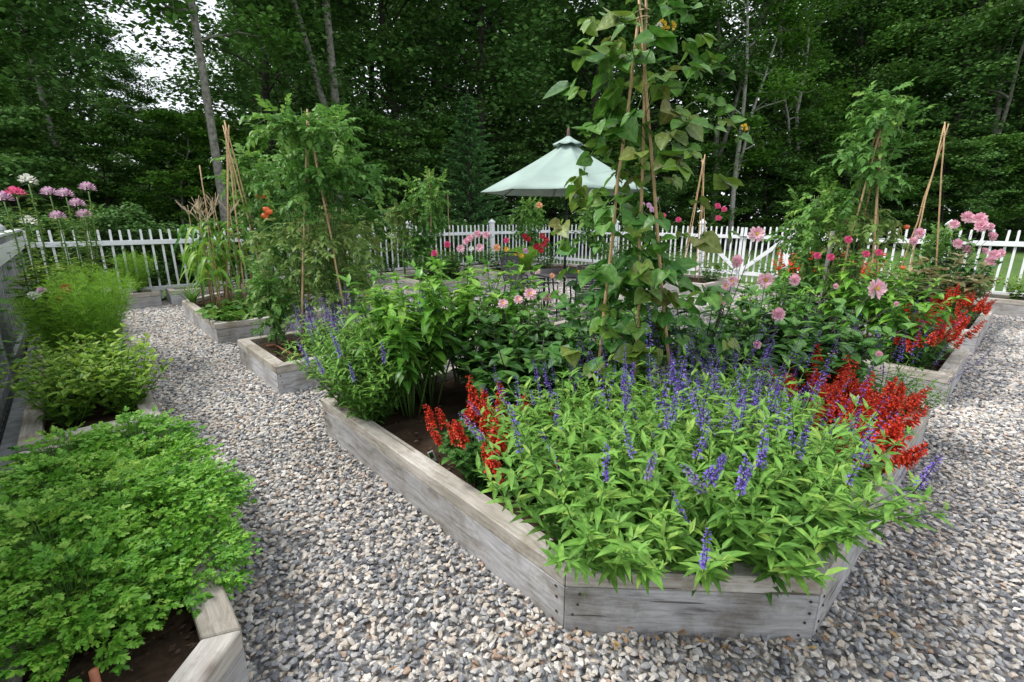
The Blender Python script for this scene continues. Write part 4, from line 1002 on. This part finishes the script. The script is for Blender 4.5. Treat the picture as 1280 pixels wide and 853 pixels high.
# parsley
def parsley_var(H, R, n):
    fo = MB(); st = MB(); a = rng.uniform(0, 6.28, n); r = np.sqrt(rng.random(n))
    tip = np.stack([np.cos(a) * r * R, np.sin(a) * r * R, H * (1 - .45 * r ** 2) * rng.uniform(.55, 1.05, n)], 1)
    base = tip * (.15, .15, 0)
    D = nrm(np.stack([np.cos(a) * (.35 + r), np.sin(a) * (.35 + r), rng.uniform(-.05, .55, n)], 1) + rng.normal(0, .2, (n, 3)))
    for i in range(n):
        mid = (base[i] + tip[i]) / 2 + (0, 0, .04); q = np.linspace(0, 1, 4)[:, None]
        P = (1 - q) ** 2 * base[i] + 2 * q * (1 - q) * mid + q ** 2 * tip[i]; tube(st, P, (.0018, .0012), 3, cap=False)
    L = rng.uniform(.055, .10, n); tn = np.clip(.3 + .4 * tip[:, 2] / H + rng.normal(0, .15, n), 0, 1)
    Y = nrm(np.cross([0, 0, 1.], D)); Z = np.cross(D, Y)
    for t_, w, s in ((.25, .75, .42), (.6, .6, .36), (1., 0, .45)):
        for sg in ((-1, 1) if w else (0,)):
            d = D * (.7 if w else 1) + Y * sg * w; p = tip + D * (L * t_ * .8)[:, None] + d * (L * .1)[:, None] - Z * (L * t_ * t_ * .25)[:, None]
            for u in ((-.5, .5, 0) if w else (-.55, .55, 0)):
                d2 = d + Y * u * .8 + rng.normal(0, .12, (n, 3)); sc = L * s * rng.uniform(.75, 1.15, n) * (1 if u == 0 else .8)
                scatter(fo, LOBED, p, d2, Z + rng.normal(0, .45, (n, 3)), sc * 1.1, sc * .72, tn + rng.normal(0, .1, n), bend=-.25)
    return dict(parts=[('stems', st.mesh('stems', M['stem'])), ('foliage', fo.mesh('foliage', M['parsley']))], tips=[])
PV = [parsley_var(.28, .27, 340), parsley_var(.21, .28, 310), parsley_var(.34, .24, 310)]
for i, (a, b) in enumerate(((-1.38, 1.62), (-1.1, 1.68), (-1.42, 1.95), (-1.12, 1.98), (-1.4, 2.3), (-1.1, 2.3), (-1.4, 2.62), (-1.1, 2.62), (-1.4, 2.95), (-1.12, 2.95), (-1.27, 1.78), (-1.25, 2.15), (-1.02, 2.15), (-1.25, 2.8), (-1.25, 2.45), (-1.55, 2.15))):
    place('parsley_plant', 'lush bright green parsley filling the near left border bed', 'parsley', PV[i % 3], a, b, z=.2, group='parsley in the near left border', scale=rng.uniform(.74, 1.0))
mb = MB(); tube(mb, [(0, 0, -.05), (.002, 0, .06), (0, .004, .14)], .011, 10); thing('irrigation_pipe', 'short rust-brown pipe sticking up from the soil below the parsley', 'pipe', E(-1.34, 1.27, .2), data=mb.mesh('irrigation_pipe', M['hose']))
mb = MB(); P = [E(.2, 5.15, .24), E(.28, 5.1, .245), E(.28, 4.7, .25), E(.3, 4.55, .245), E(.55, 4.5, .24)]
tube(mb, [np.array(p - P[0]) for p in P], .009, 8); thing('drip_hose', 'rust-brown drip hose lying on the bare soil of the short left bed', 'hose', P[0], data=mb.mesh('drip_hose', M['hose']))
mb = MB(); box(mb, -.016, .016, -.001, .001, 0, .09); t = thing('plant_tag', 'small white plant tag stuck in the soil beside the scarlet salvia', 'plant tag', E(.16, 1.82, .21), .5, data=mb.mesh('plant_tag', M['tag'], False)); t.rotation_euler = (.15, -.3, .4)
mb = MB(); box(mb, -.011, .011, -.0025, -.0015, .04, .082); ob('tag_picture', mb.mesh('tag_picture', M['redsalvia'], False), t)

# bronze plant, tall pink dahlias at right
BR = bush(.75, .4, 12, 7, .2, .13, HEART, 'bronze', per=2, bend=-.35, z0=.1, upw=.1, rad=.008)
place('bronze_leaf_plant', 'broad bronze and green leaved plant at the end of the far right bed', 'foliage plant', BR, 7.3, .55, scale=1.15)
place('bronze_leaf_plant', 'second bronze-leaved plant nearer the bare teepee', 'foliage plant', BR, 8.5, .45, scale=.9)
d7 = place('dahlia_plant', 'tall pink pompon dahlia standing out before the dark wood at right', 'dahlia', DV[0], 8.6, .55, scale=1.15)
for (px, py, s, k) in ((1208, 272, 1.3, 0), (1224, 274, 1.4, 0), (1227, 283, 1.3, 0), (1237, 284, .9, 0), (1238, 296, 1.2, 0), (1192, 281, 1., 0), (1196, 305, 1.1, 0), (1208, 312, 1.1, 0), (1242, 319, 1.2, 0), (1250, 317, 1., 0), (1238, 327, 1.2, 0), (1230, 314, .9, 2), (1148, 292, 1.2, 0), (1140, 302, 1.1, 0)):
    add_flower(d7, 'flower', DH[k], at(px, py, 7.0 + rng.uniform(-.3, .3)), (rng.normal(0, .4), -1, .4), s * 1.15, stem_from=E(8.5, .55, .8))
d8 = place('dahlia_plant', 'dahlia with hot pink blooms before the rounded tomato bush', 'dahlia', DV[2], 4.75, 1.2, scale=1.1)
for (px, py) in ((1082, 318), (1098, 316), (1038, 322), (1021, 320), (1060, 300)):
    add_flower(d8, 'flower', HP, at(px, py, 4.4 + rng.uniform(-.2, .2)), (0, -1, .5), .75, stem_from=E(4.75, 1.2, .7))
# right border by the fence
for b in (-1.2, -.7, -.2, .3, .8, 1.3, 1.9):
    place('pepper_plant', 'leafy green pepper in the border bed along the right fence', 'pepper plant', BAS[0], 10.45, b, group='peppers in the right border bed', scale=1.25)
# plants in far beds
FB = [bush(.7, .38, 16, 8, .12, .07, OVATE, 'tomato', bend=-.3), bush(.55, .4, 20, 7, .09, .05, OVATE, 'redsalvia', bend=-.3)]
RB = []
for (a, b, s_, z_) in ((4.45, 8.5, 1.15, .22), (4.85, 8.45, 1.0, .22), (5.25, 8.9, 1.2, .22), (2.2, 8.4, .9, .22), (2.8, 8.45, 1.1, .22)):
    place('garden_shrub', 'leafy bush filling a short bed in front of the far left fence', 'bush', FB[int(a * 100) % 2], a, b, z=z_, group='bushes in the beds before the far left fence', scale=s_)
for (a, b, s_) in ((2.6, 3.6, .9), (3.9, 3.3, 1.0), (3.6, 2.75, .95)):
    place('garden_shrub', 'low leafy bush around the small pale planter near the patio', 'bush', FB[0], a, b, z=0, group='bushes around the pale planter', scale=s_)
for (a, b, v, s, lab) in ((5.3, 8.6, 1, 1.2, 'leafy dahlia with pink and white blooms right of the tomato column'), (4.6, 8.5, 0, 1.1, 'green bush low in front of the tomato column'), (6.8, 9.0, 0, 1.1, 'rose bush with pink blooms before the far fence'), (7.9, 8.4, 1, 1.3, 'rose bush with red blooms left of the umbrella pole'), (9.0, 6.9, 0, 1.2, 'green leafy bush right of the umbrella pole before the fence'), (2.9, 9.1, 1, 1., 'green bush at the inner end of the far left bed'), (7.2, 1.0, 0, 1.2, 'green leafy bush beneath the tomatoes of the far right bed'), (8.9, 3.0, 1, 1.2, 'green bush at the gate end of the far right bed'), (9.0, 5.3, 0, 1.1, 'bushy green plant at the foot of the slim cane teepee'), (3.3, 3.3, 1, .9, 'low green plant growing in the small pale planter'), (8.9, 4.4, 1, 1., 'yellow-flowered bush low before the gate'), (9.2, 2.2, 1, 1.1, 'green bush behind the orange-red salvias')):
    RB.append(place('garden_shrub', lab, 'bush', FB[v], a, b, scale=s))
def fl(i, L, Y, s=1.):
    for (px, py, me) in L: add_flower(RB[i], 'flower', me, at(px, py, Y + rng.uniform(-.3, .3)), (rng.normal(0, .3), -1, .5), s, stem_from=RB[i].location + Vector((0, 0, .5)), smat='stem', srad=.004)
fl(0, ((597, 293, DH[0]), (608, 294, DH[2]), (588, 298, DH[2]), (589, 311, WH), (600, 310, DH[1]), (576, 311, DH[1]), (559, 306, HP), (543, 317, HP), (583, 302, DH[2]), (621, 310, PE), (633, 312, YE)), 9.6, 1.35)
fl(2, ((633, 301, HP), (645, 318, YE), (652, 320, YE), (657, 314, MV)), 10.2, 1.4)
fl(3, ((678, 295, CR), (683, 300, CR), (670, 309, CR), (672, 308, CR), (680, 306, CR), (676, 313, CR), (656, 296, CR), (660, 299, CR)), 10.0, 1.3)
fl(4, ((820, 249, MV), (811, 257, MV), (815, 262, MV), (848, 275, HP), (803, 256, MV), (829, 270, HP)), 9.4, 1.1)
fl(8, ((897, 258, HP), (905, 262, HP), (898, 273, HP)), 9.2, 1.2)
fl(10, ((847, 338, YE), (852, 333, YE), (820, 350, YE), (821, 355, YE), (867, 330, YE), (880, 300, PE)), 8.2, 1.2)
fl(9, ((690, 345, PE), (774, 332, YE), (701, 342, YE), (723, 340, YE)), 6.0, .8)
fl(0, ((674, 257, PE),), 9.8, 1.2)
KO = feather_var(.72, .5, 9000)
place('burning_bush', 'round fluffy bright green bush behind the patio chair', 'bush', KO, 6.9, 8.15, scale=1.0)
place('burning_bush', 'fluffy bright green bush by the far left fence beside the corn', 'bush', KO, .7, 10.6, scale=1.1)
for a in (1.6, 2.6, 3.6, 4.6, 5.6, 6.6, 7.6, 8.8):
    place('garden_shrub', 'low green bush in the border along the far left fence', 'bush', FB[1], a, 10.65, group='bushes in the far left fence border', scale=.9)

# ------------------------------------------------------------------ patio set
pc = E(4.82, 4.82)
def umbrella():
    t = thing('patio_umbrella', 'pale sage-green patio umbrella with a brown finial over the table', 'umbrella', (at(706, 330, pc.y).x, pc.y, 0), .08)
    mb = MB(); tube(mb, [(0, 0, .05), (0, 0, 2.62)], .019, 12); ob('pole', mb.mesh('pole', M['darkmetal']), t)
    mb = MB(); lathe(mb, [(.25, 0), (.25, .03), (.06, .06), (.03, .2)], 24); ob('base', mb.mesh('base', M['darkmetal']), t)
    mb = MB(); lathe(mb, [(.035, 1.17), (.045, 1.2), (.045, 1.27), (.03, 1.3)], 12); tube(mb, [(.03, 0, 1.23), (.12, 0, 1.23), (.12, 0, 1.19)], .008, 6); ob('crank', mb.mesh('crank', M['darkmetal']), t)
    # canopy: 8 panels, sagging between the ribs
    R = 1.36; ztop = 2.68; zr = 1.97; nr = 9; na = 64
    V = []; 
    for i in range(nr):
        f = i / (nr - 1)
        for j in range(na):
            a = j / na * 2 * PI; ph = (a / (PI / 4)) % 1; e = 1 - abs(ph - .5) * 2   # 0 at rib, 1 mid panel
            e = math.sin(e * PI / 2); r = (.10 + (R - .10) * f) * (1 - .13 * e)
            z = ztop - (ztop - zr) * (f ** .92) - .07 * e * math.sin(f * PI * .7) + (.05 * e * f ** 4)
            V.append((math.cos(a) * r, math.sin(a) * r, z))
    mb = MB(); F = [(i * na + j, (i + 1) * na + j, (i + 1) * na + (j + 1) % na, i * na + (j + 1) % na) for i in range(nr - 1) for j in range(na)]
    mb.add(V, np.array(F)); c = ob('canopy', mb.mesh('canopy', M['canvas']), t)
    mod = c.modifiers.new('thick', 'SOLIDIFY'); mod.thickness = .004
    # top vent
    V = []
    for i in range(4):
        f = i / 3
        for j in range(na):
            a = j / na * 2 * PI; e = abs(math.sin(a * 4)); r = .02 + .22 * f * (1 - .06 * e)
            V.append((math.cos(a) * r, math.sin(a) * r, 2.80 - .12 * f ** .8 - .02 * e * f))
    mb = MB(); F = [(i * na + j, (i + 1) * na + j, (i + 1) * na + (j + 1) % na, i * na + (j + 1) % na) for i in range(3) for j in range(na)]
    mb.add(V, np.array(F)); v = ob('vent', mb.mesh('vent', M['canvas']), c); mod = v.modifiers.new('thick', 'SOLIDIFY'); mod.thickness = .004
    mb = MB(); lathe(mb, [(.02, 2.79), (.03, 2.82), (.018, 2.84), (.026, 2.87), (.006, 2.92)], 12); ob('finial', mb.mesh('finial', M['finial']), t)
    for k in range(8):
        a = k * PI / 4; mb = MB(); tube(mb, [(math.cos(a) * .03, math.sin(a) * .03, 2.60), (math.cos(a) * (R - .04), math.sin(a) * (R - .04), 1.955)], .007, 6)
        rb = ob('rib', mb.mesh('rib', M['darkmetal']), t)
        mb = MB(); tube(mb, [(math.cos(a) * .03, math.sin(a) * .03, 2.1), (math.cos(a) * .66, math.sin(a) * .66, 2.27)], .006, 6); ob('strut', mb.mesh('strut', M['darkmetal']), rb)
    return t
umbrella()
tb = thing('patio_table', 'dark metal mesh patio table under the umbrella', 'table', (pc.x, pc.y, 0), .2)
mb = MB(); lathe(mb, [(.66, .70), (.66, .72), (.02, .724)], 40); ob('tabletop', mb.mesh('tabletop', M['mesh']), tb)
mb = MB(); tt = np.linspace(0, 2 * PI, 41); tube(mb, np.stack([.67 * np.cos(tt), .67 * np.sin(tt), .71 + 0 * tt], 1), .014, 8, cap=False); ob('rim', mb.mesh('rim', M['darkmetal']), tb)
for k in range(4):
    a = k * PI / 2 + .4; mb = MB(); tube(mb, [(.5 * math.cos(a), .5 * math.sin(a), .7), (.45 * math.cos(a), .45 * math.sin(a), .35), (.58 * math.cos(a), .58 * math.sin(a), 0)], .014, 8); ob('leg', mb.mesh('leg', M['darkmetal']), tb)
def chair(label, loc, rz):
    t = thing('patio_chair', label, 'chair', loc, rz, 'dark mesh chairs around the patio table')
    def sling(P0, P1, w, n=10):   # woven strips
        mb = MB(); P0 = np.array(P0); P1 = np.array(P1)
        for i in range(n):
            a = P0 + (P1 - P0) * (i / n); b_ = P0 + (P1 - P0) * ((i + .82) / n); nn = nrm(np.cross(P1 - P0, [0, 1, 0])) * .002
            V = [a + (0, -w, 0), a + (0, w, 0), b_ + (0, w, 0), b_ + (0, -w, 0)]; V = [v + nn for v in V] + [v - nn for v in V]
            mb.add(V, np.array([(0, 1, 2, 3), (7, 6, 5, 4), (0, 4, 5, 1), (1, 5, 6, 2), (2, 6, 7, 3), (3, 7, 4, 0)]))
        return mb.mesh('sling', M['mesh'], False)
    ob('seat', sling((-.22, 0, .42), (.24, 0, .44), .235), t); ob('backrest', sling((-.24, 0, .46), (-.38, 0, .92), .235, 12), t)
    for s in (-1, 1):
        mb = MB(); tube(mb, [(.26, s * .25, 0), (.25, s * .25, .44), (.26, s * .26, .64), (-.28, s * .26, .66)], .012, 8); ob('arm', mb.mesh('arm', M['darkmetal']), t)
        mb = MB(); tube(mb, [(-.34, s * .25, 0), (-.24, s * .25, .42), (-.39, s * .25, .96)], .012, 8); ob('leg', mb.mesh('leg', M['darkmetal']), t)
    mb = MB(); tube(mb, [(-.39, -.25, .96), (-.4, 0, .985), (-.39, .25, .96)], .012, 8); tube(mb, [(.25, -.25, .43), (.25, .25, .43)], .01, 8); ob('top_bar', mb.mesh('top_bar', M['darkmetal']), t)
chair('dark mesh chair with its back to the left, seen above the dahlia blooms', (pc.x - .62, pc.y - .55, 0), .35)
chair('dark mesh chair on the far left side of the patio table', (pc.x - .75, pc.y + .6, 0), -.7)
chair('dark mesh chair on the right of the patio table behind the bean leaves', (pc.x + .95, pc.y + .1, 0), PI - .1)
chair('dark mesh chair on the near side of the patio table', (pc.x + .15, pc.y - 1.05, 0), PI / 2)
mb = MB(); cz = .724; w = at(738, 334, pc.y - .2)
lathe(mb, [(.02, 0), (.022, .02), (.045, .12), (.047, .122)], 16); cup = thing('red_cup', 'red plastic cup standing on the patio table', 'cup', (w.x, w.y, .725), data=mb.mesh('red_cup', M['redcup']), scale=1.3)
mb = MB(); lathe(mb, [(.0475, .119), (.049, .124), (.044, .126)], 16); ob('rim', mb.mesh('rim', M['white']), cup)

# ------------------------------------------------------------------ trees
rng = np.random.default_rng(5)
def tree_var(H, r0, lo, spread, nl, per, leaf, mat, bark, lean=(0, 0), fork=None, flat=.35, sub=4, up=.45, wob=.018):
    tr = MB(); cr = MB(); n = 10; q = np.linspace(0, 1, n)[:, None]
    w = np.cumsum(rng.normal(0, wob * H, (n, 3)), 0) * (1, 1, 0) * q
    P = np.concatenate([lean[0] * H * q, lean[1] * H * q, H * q], 1) + w
    R = r0 * (1 - .8 * q[:, 0]) ; R[0] *= 1.25
    tube(tr, P, R, 9, .5)
    def along(t):
        f = t * (n - 1); j = min(n - 2, int(f)); return P[j] + (P[j + 1] - P[j]) * (f - j)
    trunks = [along]
    if fork:
        p0 = along(fork); d = np.array([rng.choice([-1, 1]) * .22, .05, 1]); P2 = stemline(p0, d, H * (1 - fork), 8, None, .05); tube(tr, P2, (r0 * .6, r0 * .15), 8, .5)
        trunks.append(lambda t, P2=P2: P2[min(7, max(0, int((t - fork) / (1 - fork) * 7)))])
    C = []
    for i in range(nl):
        t = lo + (1 - lo) * ((i + .5) / nl) ** .9; p = trunks[i % len(trunks)](max(t, (fork or 0) + .02) if i % len(trunks) else t)
        a = i * 2.4 + rng.normal(0, .4); f = (t - lo) / (1 - lo); L = spread * (.55 + .6 * math.sin((.15 + .8 * f) * PI)) * rng.uniform(.6, 1.15)
        d = np.array([math.cos(a), math.sin(a), up + .5 * f + rng.normal(0, .15)])
        B = stemline(p, nrm(d), L, 7, (0, 0, -.25), .15); tube(tr, B, (r0 * .30 * (1 - .6 * f) + .012, .008), 5, .5, cap=False)
        for k in (3, 4, 5, 6): C.append(B[k])
        for s in range(sub):
            k = rng.integers(2, 6); d2 = nrm(nrm(d) + rng.normal(0, .7, 3)); B2 = stemline(B[k], d2, L * rng.uniform(.3, .55), 4, (0, 0, -.15), .1)
            tube(tr, B2, (.018, .005), 4, .5, cap=False); C += [B2[2], B2[3]]
    C = np.array(C); C = np.repeat(C, 1, 0); m = len(C)
    sig = spread * .13
    idx = np.repeat(np.arange(m), per); N = len(idx)
    cl = rng.normal(0, 1, (m, 1)); off = rng.normal(0, 1, (N, 3)) * (sig, sig, sig * flat)
    PP = C[idx] + off; tn = np.clip(.45 + cl[idx, 0] * .16 + rng.normal(0, .14, N), 0, 1)
    s = leaf * rng.uniform(.7, 1.3, N)
    scatter(cr, QUAD, PP, rdir(N, -.5, .3), nrm(rng.normal(0, .5, (N, 3)) + (0, 0, 1)), s, s * .72, tn)
    return dict(parts=[('trunk', tr.mesh('trunk', M[bark])), ('crown', cr.mesh('crown', M[mat]))], tips=[])
TD = [tree_var(17, .22, .10, 3.8, 40, 58, .21, 'tree_dark', 'barkdark') for _ in range(3)]
TM = [tree_var(15, .17, .12, 3.1, 34, 58, .19, 'tree_mid', 'bark') for _ in range(2)]
TL = [tree_var(15, .13, .25, 2.5, 24, 42, .17, 'tree_light', 'barkpale', fork=.2)]
TB = [tree_var(17, .145, .36, 3.2, 18, 46, .19, 'tree_mid', 'bark', (-.02, 0), wob=.003), tree_var(17, .2, .42, 3.2, 18, 44, .18, 'tree_dark', 'bark', fork=.25), tree_var(16, .13, .4, 2.6, 16, 40, .16, 'tree_mid', 'barkpale', (-.09, .02), fork=.45, wob=.008)]
US = [tree_var(5.5, .06, .06, 1.7, 22, 60, .13, 'tree_mid', 'barkdark', flat=.25, up=.2), tree_var(4.5, .06, .05, 1.6, 20, 60, .12, 'tree_dark', 'barkdark', flat=.22, up=.1), tree_var(6.5, .07, .08, 1.9, 24, 60, .14, 'tree_light', 'bark', flat=.25, up=.25)]
SH = [tree_var(1.7, .03, .02, .8, 20, 60, .075, 'tree_dark', 'barkdark', flat=.6), tree_var(1.5, .03, .02, .7, 20, 60, .07, 'tree_mid', 'barkdark', flat=.6)]
def tree(label, var, px, Y, scale=1., rz=None, group=None, cat='tree', name='tree', x=None):
    X = at(px, 273, Y).x if x is None else x
    return place(name, label, cat, var, 0, 0, world=Vector((X, Y, -.03)), scale=scale, rz=rz, group=group)
tree('tall grey-barked tree leaning beside the far left bed, trunk bare to the sky gap', TB[0], 283, 15.5, 1.0, rz=0)
tree('twin-trunked grey tree behind the tall left tomato', TB[1], 425, 19.5, 1.05, rz=.4)
tree('thin pale tree leaning left at the far left of the wood', TB[2], 103, 18.5, 1.0, rz=0)
tree('slender pale-barked double tree behind the gate', TL[0], 915, 25.5, 1.05, rz=.2)
tree('thick dark grey trunk leaning right beside the pale double tree', TB[1], 892, 28, 1.0, rz=2.5)
tree('dark-trunked tree between the leaning grey tree and the twin trunks', TD[0], 350, 21, .95)
tree('tall light green tree above the right end of the gate', TL[0], 985, 29, 1.1, rz=2)
tree('grey-trunked tree high above the tall pink dahlias', TB[1], 1228, 27, .95, rz=1.2)
tree('thin grey tree in the gap behind the tall right tomato', TM[0], 1115, 30, 1.)
tree('wide dark tree directly behind the umbrella', TD[1], 735, 27, 1.1)
tree('wide dark tree behind the spruce', TD[2], 600, 26, 1.1)
tree('dark tree left of the spruce against the wood', TD[0], 500, 25, 1.05)
for (px, Y, v, s) in ((-10, 17, TD[2], 1.), (50, 22, TM[1], .9), (185, 27, TM[0], .62), (245, 33, TM[1], .52), (-80, 20, TD[1], 1.), (810, 31, TD[0], 1.15), (1050, 32, TD[2], .98), (1165, 28, TD[1], 1.05), (1290, 28, TD[0], 1.1), (1370, 25, TD[2], 1.), (110, 30, TD[2], .75)):
    tree('leafy tree standing in the front rows of the dark wood', v, px, Y, s, group='front trees of the wood')
for (px, Y, v, s) in ((-60, 34, TD[0], 1.1), (20, 38, TD[1], 1.1), (90, 40, TM[0], .95), (350, 32, TD[2], 1.0), (395, 36, TD[1], 1.25), (460, 34, TD[2], 1.3), (545, 36, TD[0], 1.35), (620, 38, TD[1], 1.35), (690, 35, TD[2], 1.3), (770, 40, TD[0], 1.4), (850, 36, TD[1], 1.3), (930, 38, TD[2], 1.2), (1000, 42, TM[0], 1.1), (1080, 38, TD[0], 1.1), (1130, 42, TD[1], 1.35), (1200, 37, TD[2], 1.3), (1270, 36, TD[1], 1.3), (1350, 36, TD[0], 1.3)):
    tree('tall tree in the deep rows at the back of the wood', v, px, Y, s, group='back trees of the wood')
for i, (px, Y, k, s) in enumerate(((-30, 13, 1, 1.), (20, 14.5, 0, .9), (75, 17, 1, .9), (140, 17, 0, .85), (185, 18, 1, .95), (225, 17, 2, .75), (240, 20, 2, .85), (320, 18, 2, .7), (370, 20, 1, .95), (450, 20, 0, .95), (500, 21, 1, 1.), (545, 23, 0, 1.), (650, 24, 1, 1.05), (700, 23, 1, .95), (760, 24, 0, 1.), (820, 25, 1, 1.05), (870, 26, 0, .9), (960, 27, 1, 1.1), (1010, 26, 0, 1.15), (1060, 27, 1, 1.15), (1120, 26, 0, 1.), (1180, 25, 1, 1.1), (1230, 25, 0, .95), (1290, 24, 1, 1.1), (1350, 23, 1, 1.1), (-100, 14, 1, 1.2))):
    tree('bushy understory tree at the edge of the wood', US[k], px, Y, s, group='understory trees at the wood edge', name='understory_tree')
# shrubs just outside the left fences
for i, (a, b) in enumerate([(a, 11.75 + .25 * (i % 2)) for i, a in enumerate(np.arange(-2.3, 9.5, .95))]):
    place('shrub', 'dark shrub growing right behind the far left picket fence', 'shrub', SH[i % 2], a, b, z=-.03, group='shrubs behind the far left fence', scale=.78 if a > 0 else .9)
for i, b in enumerate(np.arange(.3, 11.6, .95)):
    place('shrub', 'dark shrub growing behind the near left fence', 'shrub', SH[0], -2.5 - .15 * (i % 2), b, z=-.03, group='shrubs behind the near left fence', scale=.8)
# spruce
def spruce_var(H, R):
    tr = MB(); cr = MB(); tube(tr, [(0, 0, 0), (0, 0, H * .5), (0, 0, H * 1.02)], (.09, .008), 8)
    nb = 190
    for i in range(nb):
        f = (i / nb) ** 1.15; z = H * (.03 + .93 * f); L = R * (1 - f) ** .85 * rng.uniform(.75, 1.12) + .08; a = i * 2.4
        B = stemline((0, 0, z), (math.cos(a), math.sin(a), .05), L, 6, (0, 0, .12), .04); tube(tr, B, (.014, .004), 4, cap=False)
        m = int(60 * L / R) + 16; q = rng.uniform(.12, 1, m); fj = q * 4.999; j = fj.astype(int); p = B[j] + (B[j + 1] - B[j]) * (fj - j)[:, None]
        d0 = nrm(B[-1] - B[0]); sd = np.cross(d0, [0, 0, 1.]); sg = rng.choice([-1, 1], m)
        D = d0 * .8 + sd[None] * (sg * rng.uniform(.2, .9, m))[:, None] + np.stack([0 * q, 0 * q, rng.uniform(-.55, .15, m)], 1)
        l = rng.uniform(.1, .26, m) * (1.1 - .4 * q)
        for u in ((0, 0, 1), (1, .3, 0)):
            scatter(cr, QUAD, p, D, u, l, .06, rng.random(m) * .7 + .3 * q, bend=-.15)
    return dict(parts=[('trunk', tr.mesh('trunk', M['barkdark'])), ('crown', cr.mesh('crown', M['spruce']))], tips=[])
SPR = spruce_var(6.3, 2.15)
tree('young blue-green spruce with a pointed top left of the umbrella', SPR, 587, 19.5, 1.0, name='spruce_tree', cat='spruce')
# far wood mass
def far_wood():
    mb = MB(); N = 120000; X = rng.uniform(-62, 66, N); Y = rng.uniform(44, 56, N); Z = rng.uniform(0, 1, N) ** 1.0 * 24
    top = 17 + 4 * np.sin(X * .23 + 1) + 3 * np.sin(X * .61) + 2 * np.sin(X * 1.7)
    px = 640 + FPX * X / Y
    top = np.where((px > 120) & (px < 330), 8.5 + 1.5 * np.sin(X * 1.1), top)
    k = Z < top * rng.uniform(.7, 1.05, N); P = np.stack([X, Y, Z], 1)[k]; N = len(P)
    s = rng.uniform(.45, .9, N); scatter(mb, QUAD, P, rdir(N, -.5, .3), nrm(rng.normal(0, .6, (N, 3)) + (0, -.6, .8)), s, s * .8, rng.random(N) * .6)
    o = ob('far_wood', mb.mesh('far_wood', M['tree_dark'])); o['kind'] = 'stuff'; o['label'] = 'far-off dark wood seen as one leafy mass'; o['category'] = 'wood'
far_wood()
# dead leaves on the gravel
mb = MB(); N = 46; P = np.stack([rng.uniform(.2, 1.6, N), rng.uniform(1.42, 1.62, N), np.full(N, .032)], 1)
P2 = np.stack([rng.uniform(-2.5, 2.8, 30), rng.uniform(1.2, 4.5, 30), np.full(30, .034)], 1); keepm = ~np.any([inpoly(P2[:, 0], P2[:, 1], p) for p in BEDS], 0); P = np.concatenate([P, P2[keepm]])
scatter(mb, DIA, P, rdir(len(P), -.15, .15), rdir(len(P), .8, 1), rng.uniform(.02, .05, len(P)), .013, rng.uniform(.3, 1, len(P)))
o = ob('fallen_leaves', mb.mesh('fallen_leaves', leafmat('dead_leaf', [(.2, .09, .04), (.3, .16, .08), (.42, .28, .12)], .8, 0))); o['kind'] = 'stuff'; o['label'] = 'few brown fallen leaves scattered on the gravel'; o['category'] = 'leaves'

# ------------------------------------------------------------------ camera, light, sky
cam = bpy.data.cameras.new('camera'); cam.sensor_fit = 'HORIZONTAL'; cam.sensor_width = 36; cam.lens = 36 * FPX / 1280; cam.clip_start = .05; cam.clip_end = 1500
co = bpy.data.objects.new('camera', cam); COL.objects.link(co); co.location = (0, 0, EYE); co.rotation_euler = (PI / 2 - PITCH, 0, 0); scene.camera = co
SUN_EL, SUN_AZ = math.radians(52), math.radians(-88)      # azimuth measured from +Y (the view) clockwise
sd = Vector((math.sin(SUN_AZ) * math.cos(SUN_EL), math.cos(SUN_AZ) * math.cos(SUN_EL), math.sin(SUN_EL)))
sl = bpy.data.lights.new('sun', 'SUN'); sl.energy = 2.1; sl.angle = math.radians(16); sl.color = (1, .97, .92)
so = bpy.data.objects.new('sun', sl); COL.objects.link(so); so.rotation_euler = sd.to_track_quat('Z', 'Y').to_euler(); so.location = (0, 0, 30)
w = bpy.data.worlds.new('World'); scene.world = w; w.use_nodes = True; nt = w.node_tree; nt.nodes.clear()
out = nt.nodes.new('ShaderNodeOutputWorld'); sky = nt.nodes.new('ShaderNodeTexSky'); sky.sky_type = 'NISHITA'; sky.sun_disc = False
sky.sun_elevation = SUN_EL; sky.sun_rotation = SUN_AZ; sky.air_density = 1.0; sky.dust_density = 2.5
bg = nt.nodes.new('ShaderNodeBackground'); bg.inputs['Strength'].default_value = .10; nt.links.new(sky.outputs[0], bg.inputs['Color'])
tc = nt.nodes.new('ShaderNodeTexCoord'); no = nt.nodes.new('ShaderNodeTexNoise'); no.inputs['Scale'].default_value = 2.2; no.inputs['Detail'].default_value = 6
nt.links.new(tc.outputs['Generated'], no.inputs['Vector'])
rr = nt.nodes.new('ShaderNodeValToRGB'); rr.color_ramp.elements[0].position = .25; rr.color_ramp.elements[1].position = .6; rr.color_ramp.elements[0].color = (.35, .35, .35, 1)
nt.links.new(no.outputs['Fac'], rr.inputs['Fac'])
bg2 = nt.nodes.new('ShaderNodeBackground'); bg2.inputs['Color'].default_value = (.92, .95, 1, 1); bg2.inputs['Strength'].default_value = .95
mx = nt.nodes.new('ShaderNodeMixShader'); nt.links.new(rr.outputs['Color'], mx.inputs[0]); nt.links.new(bg.outputs[0], mx.inputs[1]); nt.links.new(bg2.outputs[0], mx.inputs[2])
nt.links.new(mx.outputs[0], out.inputs['Surface'])
vs = scene.view_settings; vs.view_transform = 'Standard'; vs.look = 'None'; vs.gamma = 1; vs.exposure = 0.75; vs.use_curve_mapping = False
scene.cycles.max_bounces = 5; scene.cycles.diffuse_bounces = 3; scene.cycles.glossy_bounces = 2; scene.cycles.transmission_bounces = 3
scene.cycles.use_denoising = True
